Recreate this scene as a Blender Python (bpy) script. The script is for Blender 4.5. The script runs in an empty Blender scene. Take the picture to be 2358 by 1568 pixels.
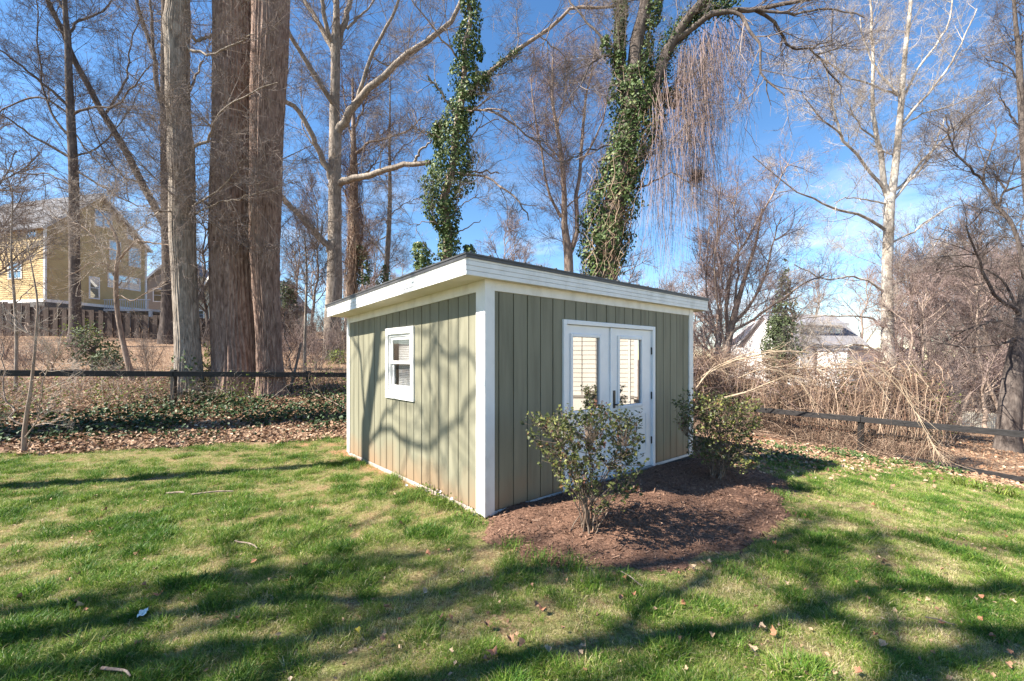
import bpy, math, random
import numpy as np
rng = np.random.default_rng(11)
random.seed(5)
SC = bpy.context.scene
COL = SC.collection
# ------------------------------------------------------------------ camera, sky, sun, exposure
EYE, F, CX, HY = 1.65, 996.0, 1179.0, 822.0        # eye height and the lens in the units of a 2358 px wide picture
cam = bpy.data.cameras.new('camera'); camo = bpy.data.objects.new('camera', cam); COL.objects.link(camo)
camo.location = (0, 0, EYE); camo.rotation_euler = (math.pi/2, 0, 0)
cam.sensor_width = 36; cam.lens = 36*F/2358; cam.shift_y = (HY-784)/2358
cam.clip_start = 0.05; cam.clip_end = 2000
SC.camera = camo
SUN_EL = math.radians(43.6)
SH = np.array([-.951, -.309, 0.0]); SH /= np.linalg.norm(SH)
SV = SH*math.cos(SUN_EL) + np.array([0, 0, math.sin(SUN_EL)])
sun = bpy.data.lights.new('sun', 'SUN'); suno = bpy.data.objects.new('sun', sun); COL.objects.link(suno)
sun.energy = 5.0; sun.angle = math.radians(.53); sun.color = (1, .93, .82)
from mathutils import Vector
suno.rotation_euler = Vector(SV).to_track_quat('Z', 'Y').to_euler()
suno.location = (-20, -5, 25)
wd = bpy.data.worlds.new('World'); SC.world = wd; wd.use_nodes = True
nt = wd.node_tree; nt.nodes.clear()
N = nt.nodes.new; L = nt.links.new
sky = N('ShaderNodeTexSky'); sky.sky_type = 'NISHITA'; sky.sun_disc = False
sky.sun_elevation = SUN_EL; sky.sun_rotation = math.atan2(SH[0], SH[1])
sky.altitude = 200; sky.air_density = 1.0; sky.dust_density = .0; sky.ozone_density = 2.2
bg = N('ShaderNodeBackground'); bg.inputs[1].default_value = .075
out = N('ShaderNodeOutputWorld')
tc = N('ShaderNodeTexCoord'); mp = N('ShaderNodeMapping'); mp.inputs['Scale'].default_value = (1.6, 1.6, 7)
ns = N('ShaderNodeTexNoise'); ns.inputs['Scale'].default_value = 2.2; ns.inputs['Detail'].default_value = 7; ns.inputs['Roughness'].default_value = .55
rp = N('ShaderNodeValToRGB'); rp.color_ramp.elements[0].position = .52; rp.color_ramp.elements[1].position = .72
sp = N('ShaderNodeSeparateXYZ'); er = N('ShaderNodeValToRGB')
e = er.color_ramp.elements; e[0].position = .0; e[0].color = (0, 0, 0, 1); e[1].position = .42; e[1].color = (0, 0, 0, 1); q_ = e.new(.04); q_.color = (.9, .9, .9, 1)
mu = N('ShaderNodeMath'); mu.operation = 'MULTIPLY'
mx = N('ShaderNodeMixRGB'); mx.inputs[2].default_value = (6.0, 6.3, 6.8, 1)
L(tc.outputs['Generated'], mp.inputs[0]); L(mp.outputs[0], ns.inputs['Vector']); L(ns.outputs[0], rp.inputs[0])
L(tc.outputs['Generated'], sp.inputs[0]); L(sp.outputs[2], er.inputs[0])
L(rp.outputs[0], mu.inputs[0]); L(er.outputs[0], mu.inputs[1]); L(mu.outputs[0], mx.inputs[0])
hs = N('ShaderNodeHueSaturation'); hs.inputs['Saturation'].default_value = 1.2; L(sky.outputs[0], hs.inputs['Color']); L(hs.outputs[0], mx.inputs[1]); L(mx.outputs[0], bg.inputs[0]); L(bg.outputs[0], out.inputs[0])
vs = SC.view_settings; vs.view_transform = 'Standard'; vs.look = 'None'; vs.exposure = 1.75; vs.gamma = 1; vs.use_curve_mapping = False
SC.cycles.max_bounces = 6; SC.cycles.transparent_max_bounces = 12; SC.cycles.use_adaptive_sampling = False; SC.cycles.use_denoising = True; SC.cycles.denoiser = 'OPENIMAGEDENOISE'; SC.cycles.denoising_input_passes = 'RGB_ALBEDO_NORMAL'; SC.cycles.denoising_prefilter = 'NONE'

# ------------------------------------------------------------------ helpers
def W(px, py, Y): return np.array([(px-CX)/F*Y, Y, EYE-(py-HY)/F*Y])
def ss(a, b, x):
    t = np.clip((x-a)/(b-a), 0, 1); return t*t*(3-2*t)
_T = np.random.default_rng(3).random((64, 64, 64))
def vn(x, y, z=0.0):                                                  # value noise 0..1
    x, y, z = np.broadcast_arrays(np.asarray(x, float), np.asarray(y, float), np.asarray(z, float))
    i, j, k = np.floor(x).astype(int), np.floor(y).astype(int), np.floor(z).astype(int)
    u, v, w = x-i, y-j, z-k
    u, v, w = u*u*(3-2*u), v*v*(3-2*v), w*w*(3-2*w)
    g = lambda a, b, c: _T[(i+a) & 63, (j+b) & 63, (k+c) & 63]
    l = lambda a, b, t: a+(b-a)*t
    return l(l(l(g(0,0,0), g(1,0,0), u), l(g(0,1,0), g(1,1,0), u), v), l(l(g(0,0,1), g(1,0,1), u), l(g(0,1,1), g(1,1,1), u), v), w)
def fbm(x, y, z=0.0, o=3):
    s = 0; a = .5
    for q in range(o): s = s+a*vn(x*2**q+q*7.3, y*2**q+q*3.1, np.asarray(z)*2**q); a *= .5
    return s/(1-.5**o)
def unit(v): return v/np.maximum(np.linalg.norm(v, axis=-1, keepdims=True), 1e-9)

def mk(name, V, Fs, m, parent=None, smooth=False, attrs=None, bevel=0):
    me = bpy.data.meshes.new(name)
    V = np.ascontiguousarray(V, np.float32).reshape(-1, 3)
    if not isinstance(Fs, list): Fs = [Fs]
    Fs = [np.asarray(f, np.int32) for f in Fs if len(f)]
    me.vertices.add(len(V)); me.vertices.foreach_set('co', V.ravel())
    lv = np.concatenate([f.ravel() for f in Fs]).astype(np.int32)
    tot = np.concatenate([np.full(len(f), f.shape[1], np.int32) for f in Fs])
    me.loops.add(len(lv)); me.loops.foreach_set('vertex_index', lv)
    me.polygons.add(len(tot))
    me.polygons.foreach_set('loop_start', np.concatenate([[0], np.cumsum(tot)[:-1]]).astype(np.int32))
    me.polygons.foreach_set('loop_total', tot)
    me.polygons.foreach_set('use_smooth', np.full(len(tot), bool(smooth)))
    for k, a in (attrs or {}).items():
        at = me.attributes.new(k, 'FLOAT', 'POINT'); at.data.foreach_set('value', np.ascontiguousarray(a, np.float32))
    me.update(calc_edges=True); me.validate()
    if m: me.materials.append(m)
    o = bpy.data.objects.new(name, me); COL.objects.link(o)
    if parent: o.parent = parent
    if bevel:
        b = o.modifiers.new('b', 'BEVEL'); b.width = bevel; b.segments = 2; b.limit_method = 'ANGLE'
    return o
BQ = np.array([[0,3,2,1],[4,5,6,7],[0,1,5,4],[1,2,6,5],[2,3,7,6],[3,0,4,7]])
def box(a, b):
    x0, y0, z0 = a; x1, y1, z1 = b
    return np.array([[x0,y0,z0],[x1,y0,z0],[x1,y1,z0],[x0,y1,z0],[x0,y0,z1],[x1,y0,z1],[x1,y1,z1],[x0,y1,z1]], float)
def boxes(name, L_, m, parent=None, bevel=0, **k):                    # L_: list of 8x3 arrays
    V = np.concatenate(L_); Fq = np.concatenate([BQ+8*i for i in range(len(L_))])
    return mk(name, V, Fq, m, parent, bevel=bevel, **k)
def beam(a, b, w, h):                                                 # box along a->b, w across, h tall
    a = np.asarray(a, float); b = np.asarray(b, float); d = unit(b-a)
    up = np.array([0, 0, 1.]) if abs(d[2]) < .9 else np.array([1., 0, 0])
    s = unit(np.cross(d, up)); u = np.cross(s, d)
    q = [a-s*w/2-u*h/2, b-s*w/2-u*h/2, b+s*w/2-u*h/2, a+s*w/2-u*h/2, a-s*w/2+u*h/2, b-s*w/2+u*h/2, b+s*w/2+u*h/2, a+s*w/2+u*h/2]
    return np.array(q)
def tubes(P, R, S):
    P = np.asarray(P, float); R = np.asarray(R, float); n, K, _ = P.shape
    T = unit(np.gradient(P, axis=1)); d = unit(P[:, -1]-P[:, 0])
    a = np.where(np.abs(d[:, 2:3]) > .85, np.array([[1., .2, 0]]), np.array([[0, 0, 1.]]))
    a = np.repeat(a[:, None, :], K, 1)
    U = unit(np.cross(T, a)); Wv = np.cross(T, U)
    an = np.arange(S)*2*math.pi/S
    V = P[:, :, None, :]+R[:, :, None, None]*(np.cos(an)[:, None]*U[:, :, None, :]+np.sin(an)[:, None]*Wv[:, :, None, :])
    base = (np.arange(n)*K*S)[:, None, None]+(np.arange(K-1)*S)[None, :, None]
    i = np.arange(S)[None, None, :]; j = (i+1) % S
    Fq = np.stack([base+i, base+j, base+S+j, base+S+i], -1).reshape(-1, 4)
    return V.reshape(-1, 3), Fq
def merge(parts):
    Vs, Fs, o = [], [], 0
    for V, Fq in parts:
        Vs.append(V); Fs.append(Fq+o); o += len(V)
    return np.concatenate(Vs), Fs
def resample(pts, K):                                                 # Catmull-Rom through pts (n,c) -> (K,c)
    p = np.asarray(pts, float); n = len(p)
    q = np.vstack([2*p[0]-p[1], p, 2*p[-1]-p[-2]])
    t = np.linspace(0, n-1, K); i = np.minimum(t.astype(int), n-2); f = (t-i)[:, None]
    a, b, c, d = q[i], q[i+1], q[i+2], q[i+3]
    return .5*((2*b)+(c-a)*f+(2*a-5*b+4*c-d)*f**2+(3*b-a-3*c+d)*f**3)
def grow(P, R, n, t0, t1, ln, ang, r0, r1, up=.0, wig=.15, K=6, bias=None, seed=None):
    """n children spread over parent lines P (N,K,3): returns lines and radii"""
    g = np.random.default_rng(int(rng.integers(1e9)) if seed is None else seed)
    Np, Kp, _ = P.shape
    le = np.linalg.norm(np.diff(P, axis=1), axis=2).sum(1)
    p = g.choice(Np, n, p=le/le.sum()); t = g.uniform(t0, t1, n)*(Kp-1)
    i = np.minimum(t.astype(int), Kp-2); f = (t-i)[:, None]
    o = P[p, i]*(1-f)+P[p, i+1]*f; T = unit(P[p, i+1]-P[p, i])
    rp_ = R[p, i]*(1-f[:, 0])+R[p, i+1]*f[:, 0]
    rv = unit(g.normal(size=(n, 3))); U = unit(rv-(rv*T).sum(1, keepdims=True)*T)
    a = np.radians(g.uniform(ang[0], ang[1], n))[:, None]
    d = np.cos(a)*T+np.sin(a)*U
    if bias is not None: d = unit(d+np.asarray(bias))
    ll = g.uniform(ln[0], ln[1], n)*(1.15-.5*t/(Kp-1))
    out_ = np.empty((n, K, 3)); out_[:, 0] = o
    for k in range(1, K):
        d = unit(d+g.normal(size=(n, 3))*wig+np.array([0, 0, up]))
        out_[:, k] = out_[:, k-1]+d*(ll/(K-1))[:, None]
    ra = np.minimum(g.uniform(.7, 1.1, n)*r0, rp_*.8)
    rr = ra[:, None]*(1-np.linspace(0, 1, K)[None]*(1-r1/r0))
    return out_, np.maximum(rr, r1*.8)
LEAF4 = np.array([[0, 0, 0], [.42, .45, .1], [0, 1, -.05], [-.42, .45, .1]])
def leaves(pos, nrm, size, wid=1.0, shape=LEAF4, curl=0):
    n = len(pos); nrm = unit(nrm); rv = unit(rng.normal(size=(n, 3)))
    t = unit(rv-(rv*nrm).sum(1, keepdims=True)*nrm); b = np.cross(nrm, t)
    s = np.asarray(size).reshape(-1, 1, 1)*np.ones((n, 1, 1)); sh = shape[None]*np.array([wid, 1, 1])
    V = pos[:, None]+s*(sh[..., 0:1]*b[:, None]+(sh[..., 1:2]-.4)*t[:, None]+sh[..., 2:3]*nrm[:, None])
    k = len(shape); base = np.arange(n)*k
    Ft = np.concatenate([np.stack([base, base+i, base+i+1], 1) for i in range(1, k-1)])
    return V.reshape(-1, 3), Ft
def tag(o, label=None, cat=None, group=None, kind=None):
    if label: o['label'] = label
    if cat: o['category'] = cat
    if group: o['group'] = group
    if kind: o['kind'] = kind
    return o
def empty(name, loc=(0, 0, 0), rz=0, **k):
    o = bpy.data.objects.new(name, None); COL.objects.link(o); o.empty_display_size = .2
    o.location = [float(v) for v in loc]; o.rotation_euler = (0, 0, rz); tag(o, **k); return o
def copy_tree(o, parent=None):
    c = o.copy(); COL.objects.link(c)
    if parent: c.parent = parent
    for ch in [q for q in bpy.data.objects if q.parent == o]: copy_tree(ch, c)
    return c
def copy_fast(root, kids, grandkids=None):
    c = root.copy(); COL.objects.link(c)
    for ch in kids:
        q = ch.copy(); COL.objects.link(q); q.parent = c
    return c

# ------------------------------------------------------------------ materials
def M(name, stops, scale=6, stretch=(1, 1, 1), rough=.85, bump=0, bdist=.02, attr=None, spec=.3, detail=5, trans=0, ndist=0, bscale=None, amix=.75):
    m = bpy.data.materials.new(name); m.use_nodes = True; t = m.node_tree; b = t.nodes['Principled BSDF']
    c = t.nodes.new('ShaderNodeTexCoord'); mp_ = t.nodes.new('ShaderNodeMapping'); mp_.inputs['Scale'].default_value = stretch
    n = t.nodes.new('ShaderNodeTexNoise'); n.inputs['Scale'].default_value = scale; n.inputs['Detail'].default_value = detail
    n.inputs['Roughness'].default_value = .62; n.inputs['Distortion'].default_value = ndist
    t.links.new(c.outputs['Object'], mp_.inputs[0]); t.links.new(mp_.outputs[0], n.inputs['Vector'])
    r = t.nodes.new('ShaderNodeValToRGB'); el = r.color_ramp.elements
    while len(el) < len(stops): el.new(.5)
    for e_, (p, col) in zip(el, stops): e_.position = p; e_.color = tuple(col)+(1,)
    fac = n.outputs[0]
    if attr:
        a = t.nodes.new('ShaderNodeAttribute'); a.attribute_name = attr
        mm = t.nodes.new('ShaderNodeMix'); mm.inputs[0].default_value = amix
        t.links.new(n.outputs[0], mm.inputs[2]); t.links.new(a.outputs['Fac'], mm.inputs[3]); fac = mm.outputs[0]
    t.links.new(fac, r.inputs[0]); t.links.new(r.outputs[0], b.inputs['Base Color'])
    b.inputs['Roughness'].default_value = rough; b.inputs['Specular IOR Level'].default_value = spec
    if bump:
        bp = t.nodes.new('ShaderNodeBump'); bp.inputs['Strength'].default_value = bump; bp.inputs['Distance'].default_value = bdist
        src = n
        if bscale:
            src = t.nodes.new('ShaderNodeTexNoise'); src.inputs['Scale'].default_value = bscale; src.inputs['Detail'].default_value = 4
            t.links.new(mp_.outputs[0], src.inputs['Vector'])
        t.links.new(src.outputs[0], bp.inputs['Height']); t.links.new(bp.outputs[0], b.inputs['Normal'])
    if trans:
        o = t.nodes['Material Output']; tr = t.nodes.new('ShaderNodeBsdfTranslucent'); ms = t.nodes.new('ShaderNodeMixShader')
        ms.inputs[0].default_value = trans; t.links.new(r.outputs[0], tr.inputs[0])
        t.links.new(b.outputs[0], ms.inputs[1]); t.links.new(tr.outputs[0], ms.inputs[2]); t.links.new(ms.outputs[0], o.inputs[0])
    m['nodes'] = 1
    return m
def flat(name, c, rough=.6, v=.12, scale=9, **k):
    c = np.array(c); return M(name, [(.3, c*(1-v)), (.7, np.minimum(c*(1+v), .9))], scale, rough=rough, **k)
def barkmat(name, dark, mid, light, fine=10, bd=.03):
    return M(name, [(.28, dark), (.5, mid), (.72, light)], fine, stretch=(1, 1, .24), rough=.95, bump=.65, bdist=bd, spec=.1, detail=6, ndist=.9)
B_TULIP = barkmat('tulip_bark', (.075, .046, .036), (.235, .16, .128), (.4, .3, .245), 13)
B_GREY = barkmat('grey_bark', (.085, .07, .058), (.25, .21, .175), (.42, .365, .31), 12)
B_DARK = barkmat('dark_bark', (.045, .037, .034), (.11, .09, .08), (.19, .16, .14), 9)
B_TAN = barkmat('tan_bark', (.13, .095, .075), (.28, .215, .175), (.42, .34, .28), 9)
B_WHITE = M('sycamore_bark', [(.3, (.13, .105, .08)), (.46, (.33, .28, .23)), (.62, (.58, .53, .46))], 2.2, stretch=(1, 1, .5), rough=.8, bump=.2, spec=.2)
TW_GREY = M('grey_twigs', [(.3, (.13, .105, .095)), (.7, (.3, .25, .22))], 1.2, rough=.9, spec=.1)
TW_DARK = M('dark_twigs', [(.3, (.07, .055, .05)), (.7, (.19, .155, .135))], 1.2, rough=.9, spec=.1)
TW_PINK = M('pinkish_twigs', [(.3, (.13, .09, .08)), (.7, (.32, .24, .22))], .8, rough=.9, spec=.1)
TW_TAN = M('tan_vines', [(.2, (.1, .058, .042)), (.5, (.225, .148, .105)), (.8, (.4, .3, .22))], .9, attr='tint', rough=.9, spec=.15, amix=.7)
TW_WHITE = M('pale_twigs', [(.3, (.26, .22, .185)), (.7, (.48, .42, .36))], .8, rough=.85, spec=.15)
IVY = M('ivy_leaf', [(.1, (.02, .042, .012)), (.5, (.06, .105, .03)), (.75, (.13, .175, .06)), (.95, (.26, .27, .13))], 3, attr='tint', rough=.5, spec=.25, trans=.12)
IVY_G = M('ground_ivy_leaf', [(.1, (.014, .03, .01)), (.6, (.04, .075, .024)), (.9, (.1, .125, .05)), (1, (.2, .16, .09))], 3, attr='tint', rough=.5, spec=.22)
SHRUB = M('shrub_leaf', [(.05, (.025, .034, .014)), (.4, (.06, .075, .024)), (.6, (.13, .145, .04)), (.76, (.25, .26, .07)), (.86, (.17, .075, .045)), (1, (.24, .1, .065))], 3, attr='tint', rough=.45, spec=.4, trans=.2, amix=.85)
EVERG = M('evergreen_needles', [(.1, (.025, .04, .018)), (.6, (.075, .1, .045)), (.95, (.17, .19, .085))], 2, attr='tint', rough=.7, trans=.1)
YELG = M('fresh_green_leaf', [(.1, (.05, .08, .015)), (.6, (.16, .21, .035)), (.95, (.34, .38, .08))], 3, attr='tint', rough=.55, trans=.25)
LITTER = M('dry_leaf', [(.05, (.09, .048, .03)), (.35, (.22, .125, .075)), (.65, (.36, .235, .15)), (.95, (.55, .43, .31))], 6, attr='tint', rough=.8, trans=.1, amix=.85)
GRASS = M('grass_blade', [(.0, (.025, .08, .01)), (.26, (.07, .16, .018)), (.46, (.16, .26, .035)), (.62, (.28, .33, .07)), (.76, (.45, .39, .18)), (1, (.66, .56, .35))], 2, attr='tint', rough=.5, spec=.35, trans=.35, amix=.95)
WHITE = M('white_paint', [(.25, (.6, .585, .55)), (.5, (.75, .74, .715)), (.7, (.8, .79, .77))], 5, stretch=(1, 1, .5), rough=.5, bump=.05, bdist=.005, spec=.4)
DOORM = M('white_door_paint', [(.3, (.72, .73, .74)), (.7, (.8, .81, .82))], 4, rough=.4, spec=.45)
BLACK = M('black_fence_paint', [(.35, (.012, .011, .011)), (.7, (.035, .032, .032))], 9, stretch=(1, 1, 4), rough=.55, spec=.4, bump=.2)
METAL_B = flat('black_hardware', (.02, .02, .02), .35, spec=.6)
ROOFM = M('dark_roof_metal', [(.3, (.04, .037, .035)), (.7, (.085, .08, .075))], 6, rough=.45, spec=.5)
CONC = M('concrete_footing', [(.3, (.3, .24, .2)), (.7, (.45, .38, .33))], 7, rough=.9, bump=.4)
WOODF = M('weathered_plank', [(.25, (.035, .025, .021)), (.55, (.085, .062, .052)), (.8, (.16, .12, .1))], 5, stretch=(5, 5, .5), rough=.9, bump=.4)
def instancer_tint(m):
    t = m.node_tree; a = t.nodes.new('ShaderNodeAttribute'); a.attribute_type = 'INSTANCER'; a.attribute_name = 'patch'
    r = [n for n in t.nodes if n.type == 'VALTORGB'][0]; src = r.inputs[0].links[0].from_socket
    q = t.nodes.new('ShaderNodeMath'); q.operation = 'ADD'; t.links.new(src, q.inputs[0]); t.links.new(a.outputs['Fac'], q.inputs[1]); t.links.new(q.outputs[0], r.inputs[0])
instancer_tint(GRASS)
MULCH = M('mulch_chip', [(.1, (.06, .032, .022)), (.5, (.15, .084, .056)), (.8, (.28, .17, .115)), (1, (.45, .31, .22))], 9, attr='tint', rough=.9, amix=.7)
def siding_mat(m=None):
    m = m or M('sage_siding_paint', [(.28, (.145, .138, .096)), (.5, (.2, .191, .134)), (.75, (.236, .225, .162))], 2.6, stretch=(3, 3, .3), rough=.62, bump=.12, bdist=.004, bscale=40, spec=.3)
    t = m.node_tree; b = t.nodes['Principled BSDF']; ramp = b.inputs['Base Color'].links[0].from_node
    c = t.nodes.new('ShaderNodeTexCoord'); s = t.nodes.new('ShaderNodeSeparateXYZ'); n = t.nodes.new('ShaderNodeTexNoise'); n.inputs['Scale'].default_value = 2.5
    t.links.new(c.outputs['Object'], s.inputs[0]); t.links.new(c.outputs['Object'], n.inputs['Vector'])
    a = t.nodes.new('ShaderNodeMath'); a.operation = 'MULTIPLY_ADD'; a.inputs[1].default_value = .55; t.links.new(n.outputs[0], a.inputs[0]); t.links.new(s.outputs[2], a.inputs[2])
    r = t.nodes.new('ShaderNodeValToRGB'); r.color_ramp.elements[0].position = .3; r.color_ramp.elements[0].color = (.75 if m.name.startswith('sage') else .3,)*3+(1,)
    r.color_ramp.elements[1].position = .72; r.color_ramp.elements[1].color = (0, 0, 0, 1); t.links.new(a.outputs[0], r.inputs[0])
    x = t.nodes.new('ShaderNodeMixRGB'); x.inputs[2].default_value = (.27, .165, .095, 1)
    t.links.new(r.outputs[0], x.inputs[0]); t.links.new(ramp.outputs[0], x.inputs[1]); t.links.new(x.outputs[0], b.inputs['Base Color'])
    return m
SIDING = siding_mat(); siding_mat(WHITE)
def glass(name, refl, tint=(.03, .035, .035), clear=.0):
    m = bpy.data.materials.new(name); m.use_nodes = True; t = m.node_tree; b = t.nodes['Principled BSDF']; o = t.nodes['Material Output']
    b.inputs['Base Color'].default_value = tuple(tint)+(1,); b.inputs['Roughness'].default_value = .05
    n = t.nodes.new('ShaderNodeTexNoise'); n.inputs['Scale'].default_value = 5; bp = t.nodes.new('ShaderNodeBump'); bp.inputs['Strength'].default_value = .02; bp.inputs['Distance'].default_value = .002
    c = t.nodes.new('ShaderNodeTexCoord'); t.links.new(c.outputs['Object'], n.inputs['Vector']); t.links.new(n.outputs[0], bp.inputs['Height'])
    g = t.nodes.new('ShaderNodeBsdfGlossy'); g.inputs['Roughness'].default_value = .0; t.links.new(bp.outputs[0], g.inputs['Normal'])
    body = b.outputs[0]
    if clear:
        tr = t.nodes.new('ShaderNodeBsdfTransparent'); q = t.nodes.new('ShaderNodeMixShader'); q.inputs[0].default_value = clear
        t.links.new(b.outputs[0], q.inputs[1]); t.links.new(tr.outputs[0], q.inputs[2]); body = q.outputs[0]
    ms = t.nodes.new('ShaderNodeMixShader'); ms.inputs[0].default_value = refl
    t.links.new(body, ms.inputs[1]); t.links.new(g.outputs[0], ms.inputs[2]); t.links.new(ms.outputs[0], o.inputs[0])
    return m
GLASS_DOOR = glass('coated_door_glass', .46)
GLASS_WIN = glass('window_glass', .12, clear=.85)
GLASS_FAR = glass('far_window_glass', .4, (.03, .04, .05))

def eulers(d, roll):
    """XYZ eulers that turn +Z to d after a roll about it"""
    d = unit(d); ph = np.arctan2(d[:, 1], d[:, 0]); th = np.arccos(np.clip(d[:, 2], -1, 1)); cp, sp_, ct, st, cr, sr = np.cos(ph), np.sin(ph), np.cos(th), np.sin(th), np.cos(roll), np.sin(roll)
    R00 = cp*ct*cr-sp_*sr; R10 = sp_*ct*cr+cp*sr; R20 = -st*cr; R21 = st*sr; R22 = ct
    return np.stack([np.arctan2(R21, R22), -np.arcsin(np.clip(R20, -1, 1)), np.arctan2(R10, R00)], 1)
KINDS = {}
def scatter(name, P, rot, scl, patch, objs, mat, parent=None):
    """points carrying rotation, scale and tint; geometry nodes put one of objs on each"""
    key = objs[0].data.name
    if key not in KINDS:
        tc_ = bpy.data.collections.new(name+'_kinds')
        for o in objs: tc_.objects.link(o)
        g = bpy.data.node_groups.new(name+'_nodes', 'GeometryNodeTree'); g.interface.new_socket('Geometry', in_out='INPUT', socket_type='NodeSocketGeometry'); g.interface.new_socket('Geometry', in_out='OUTPUT', socket_type='NodeSocketGeometry')
        A = g.nodes.new; ln = g.links.new; gi, go = A('NodeGroupInput'), A('NodeGroupOutput'); ip = A('GeometryNodeInstanceOnPoints'); ci = A('GeometryNodeCollectionInfo'); ci.inputs['Collection'].default_value = tc_; ci.inputs['Separate Children'].default_value = True; ci.inputs['Reset Children'].default_value = True
        def at(nm, ty): q = A('GeometryNodeInputNamedAttribute'); q.data_type = ty; q.inputs['Name'].default_value = nm; return q.outputs['Attribute']
        ip.inputs['Pick Instance'].default_value = True
        ln(gi.outputs[0], ip.inputs['Points']); ln(ci.outputs[0], ip.inputs['Instance']); ln(at('rot', 'FLOAT_VECTOR'), ip.inputs['Rotation']); ln(at('scl', 'FLOAT'), ip.inputs['Scale']); ln(ip.outputs[0], go.inputs[0]); KINDS[key] = g
    me = bpy.data.meshes.new(name); me.vertices.add(len(P)); me.vertices.foreach_set('co', np.ascontiguousarray(P, np.float32).ravel())
    me.attributes.new('rot', 'FLOAT_VECTOR', 'POINT').data.foreach_set('vector', np.ascontiguousarray(rot, np.float32).ravel())
    for nm, v in (('scl', scl), ('patch', patch)): me.attributes.new(nm, 'FLOAT', 'POINT').data.foreach_set('value', np.ascontiguousarray(v, np.float32))
    me.materials.append(mat); o = bpy.data.objects.new(name, me); COL.objects.link(o)
    if parent: o.parent = parent
    md = o.modifiers.new('scatter', 'NODES'); md.node_group = KINDS[key]; o['kind'] = 'stuff'; return o
SPRAY = {}
def sprays(mat, r=.0042):
    """small forking twigs, one metre long, that scatter() puts along the branches"""
    if mat.name not in SPRAY:
        L_ = []
        for i in range(6):
            g = np.random.default_rng(900+i); K = 6; P = np.zeros((1, K, 3)); d = np.array([0, 0, 1.])
            for k in range(1, K): d = unit(d+g.normal(size=3)*.2); P[0, k] = P[0, k-1]+d*.2
            R = np.linspace(r*1.5, r*.7, K)[None]; P1, R1 = grow(P, R, 9, .1, .95, (.3, .65), (25, 60), r, r*.6, up=.0, wig=.2, K=4, seed=910+i); P2, R2 = grow(P1, R1, 20, .15, 1, (.1, .3), (25, 60), r*.8, r*.5, wig=.15, K=3, seed=930+i)
            V, Fs = merge([tubes(P, R, 3), tubes(P1, R1, 3), tubes(P2, R2, 3)]); o = mk('twig_spray', V, Fs, mat); COL.objects.unlink(o); L_.append(o)
        SPRAY[mat.name] = L_
    return SPRAY[mat.name]

# ------------------------------------------------------------------ terrain
CX0, CY0 = -.27, 4.43                                                  # near corner of the shed
AR = math.atan2(.653, .758)
DR = np.array([math.cos(AR), math.sin(AR)]); DL = np.array([-math.sin(AR), math.cos(AR)])
def edgeL(x): return 7.25+(x+8.5)*.29
def fenceL(x): return 9.3+(x+11)*.576
def hz(x, y):
    x = np.asarray(x, float); y = np.asarray(y, float)
    d = y-edgeL(np.clip(x, -30, 6)); left = 1-ss(-4, 8, x)
    far = np.minimum(np.maximum(d-3.0, 0), 34)
    bank = (.42*ss(0, 3.3, d)+.112*far)*left
    s = np.log1p(np.exp((x-2.6)/.7))*.7
    right = -4.5*np.tanh(.122*s/4.5)*(1-.6*ss(28, 60, y))*ss(-14, 2, y)
    mid = .06*np.maximum(y-11, 0)*ss(-4, 8, x)*(1-ss(6, 16, x))
    mid = np.minimum(mid, 1.5)
    return bank+right+mid+.03*(fbm(x*.7+9, y*.7+4)-.5)+.018*(vn(x*3.1, y*3.1)-.5)
def loc(x, y):                                                        # world -> shed plan
    return (x-CX0)*DR[0]+(y-CY0)*DR[1], (x-CX0)*DL[0]+(y-CY0)*DL[1]
def wld(a, b): return CX0+DR[0]*a+DL[0]*b, CY0+DR[1]*a+DL[1]*b
BED = np.array([(-.02, .3), (-.1, -.02), (-.3, -.45), (-.2, -1.25), (.45, -1.8), (1.4, -2.0), (2.5, -1.95), (3.4, -1.7), (4.5, -1.35), (5.0, -.7), (4.8, .3)])
def sdpoly(a, b, P):                                                  # signed distance, + inside
    d = np.full(np.shape(a), 1e9); ins = np.zeros(np.shape(a), bool); n = len(P)
    for i in range(n):
        p, q = P[i], P[(i+1) % n]; e_ = q-p; wx, wy = a-p[0], b-p[1]
        t = np.clip((wx*e_[0]+wy*e_[1])/(e_@e_), 0, 1)
        d = np.minimum(d, np.hypot(wx-t*e_[0], wy-t*e_[1]))
        c = ((p[1] > b) != (q[1] > b)) & (a < (q[0]-p[0])*(b-p[1])/(q[1]-p[1]+1e-12)+p[0]); ins ^= c
    return np.where(ins, d, -d)
def bed_sd(x, y): a, b = loc(x, y); return sdpoly(a, b, BED)
def lawn_sd(x, y):                                                    # + inside the lawn
    e1 = edgeL(x)-y
    e2 = np.minimum(8.3+.37*(x-4.9)-y, (9.4-.97*(x-8.4)-y)*.72)
    return np.where(x < 2, e1, np.minimum(e2, np.where(x < 3.2, 8.2-y, 99)))
def strip_sd(x, y):                                                   # bare red strip along the sunny wall
    a, b = loc(x, y); w_ = .22*ss(.5, 1.2, b)*(1-.55*ss(1.2, 1.7, b))*(.6+.9*ss(1.8, 3.2, b))
    return np.where((b > .4) & (b < 4.2), w_+a, -1)
def spaced(lo, hi, step, far, n):
    a = np.arange(lo, hi, step); g = np.geomspace(step, far, n)
    return np.concatenate([lo-np.cumsum(g)[::-1], a, hi+np.cumsum(g)])
xs = spaced(-13, 13, .11, 95, 34); ys = spaced(-.5, 15, .11, 95, 34)
X, Y = np.meshgrid(xs, ys); Z = hz(X, Y)
nx, ny = len(xs), len(ys); idx = np.arange(nx*ny).reshape(ny, nx)
Fq = np.stack([idx[:-1, :-1], idx[:-1, 1:], idx[1:, 1:], idx[1:, :-1]], -1).reshape(-1, 4)
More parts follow.
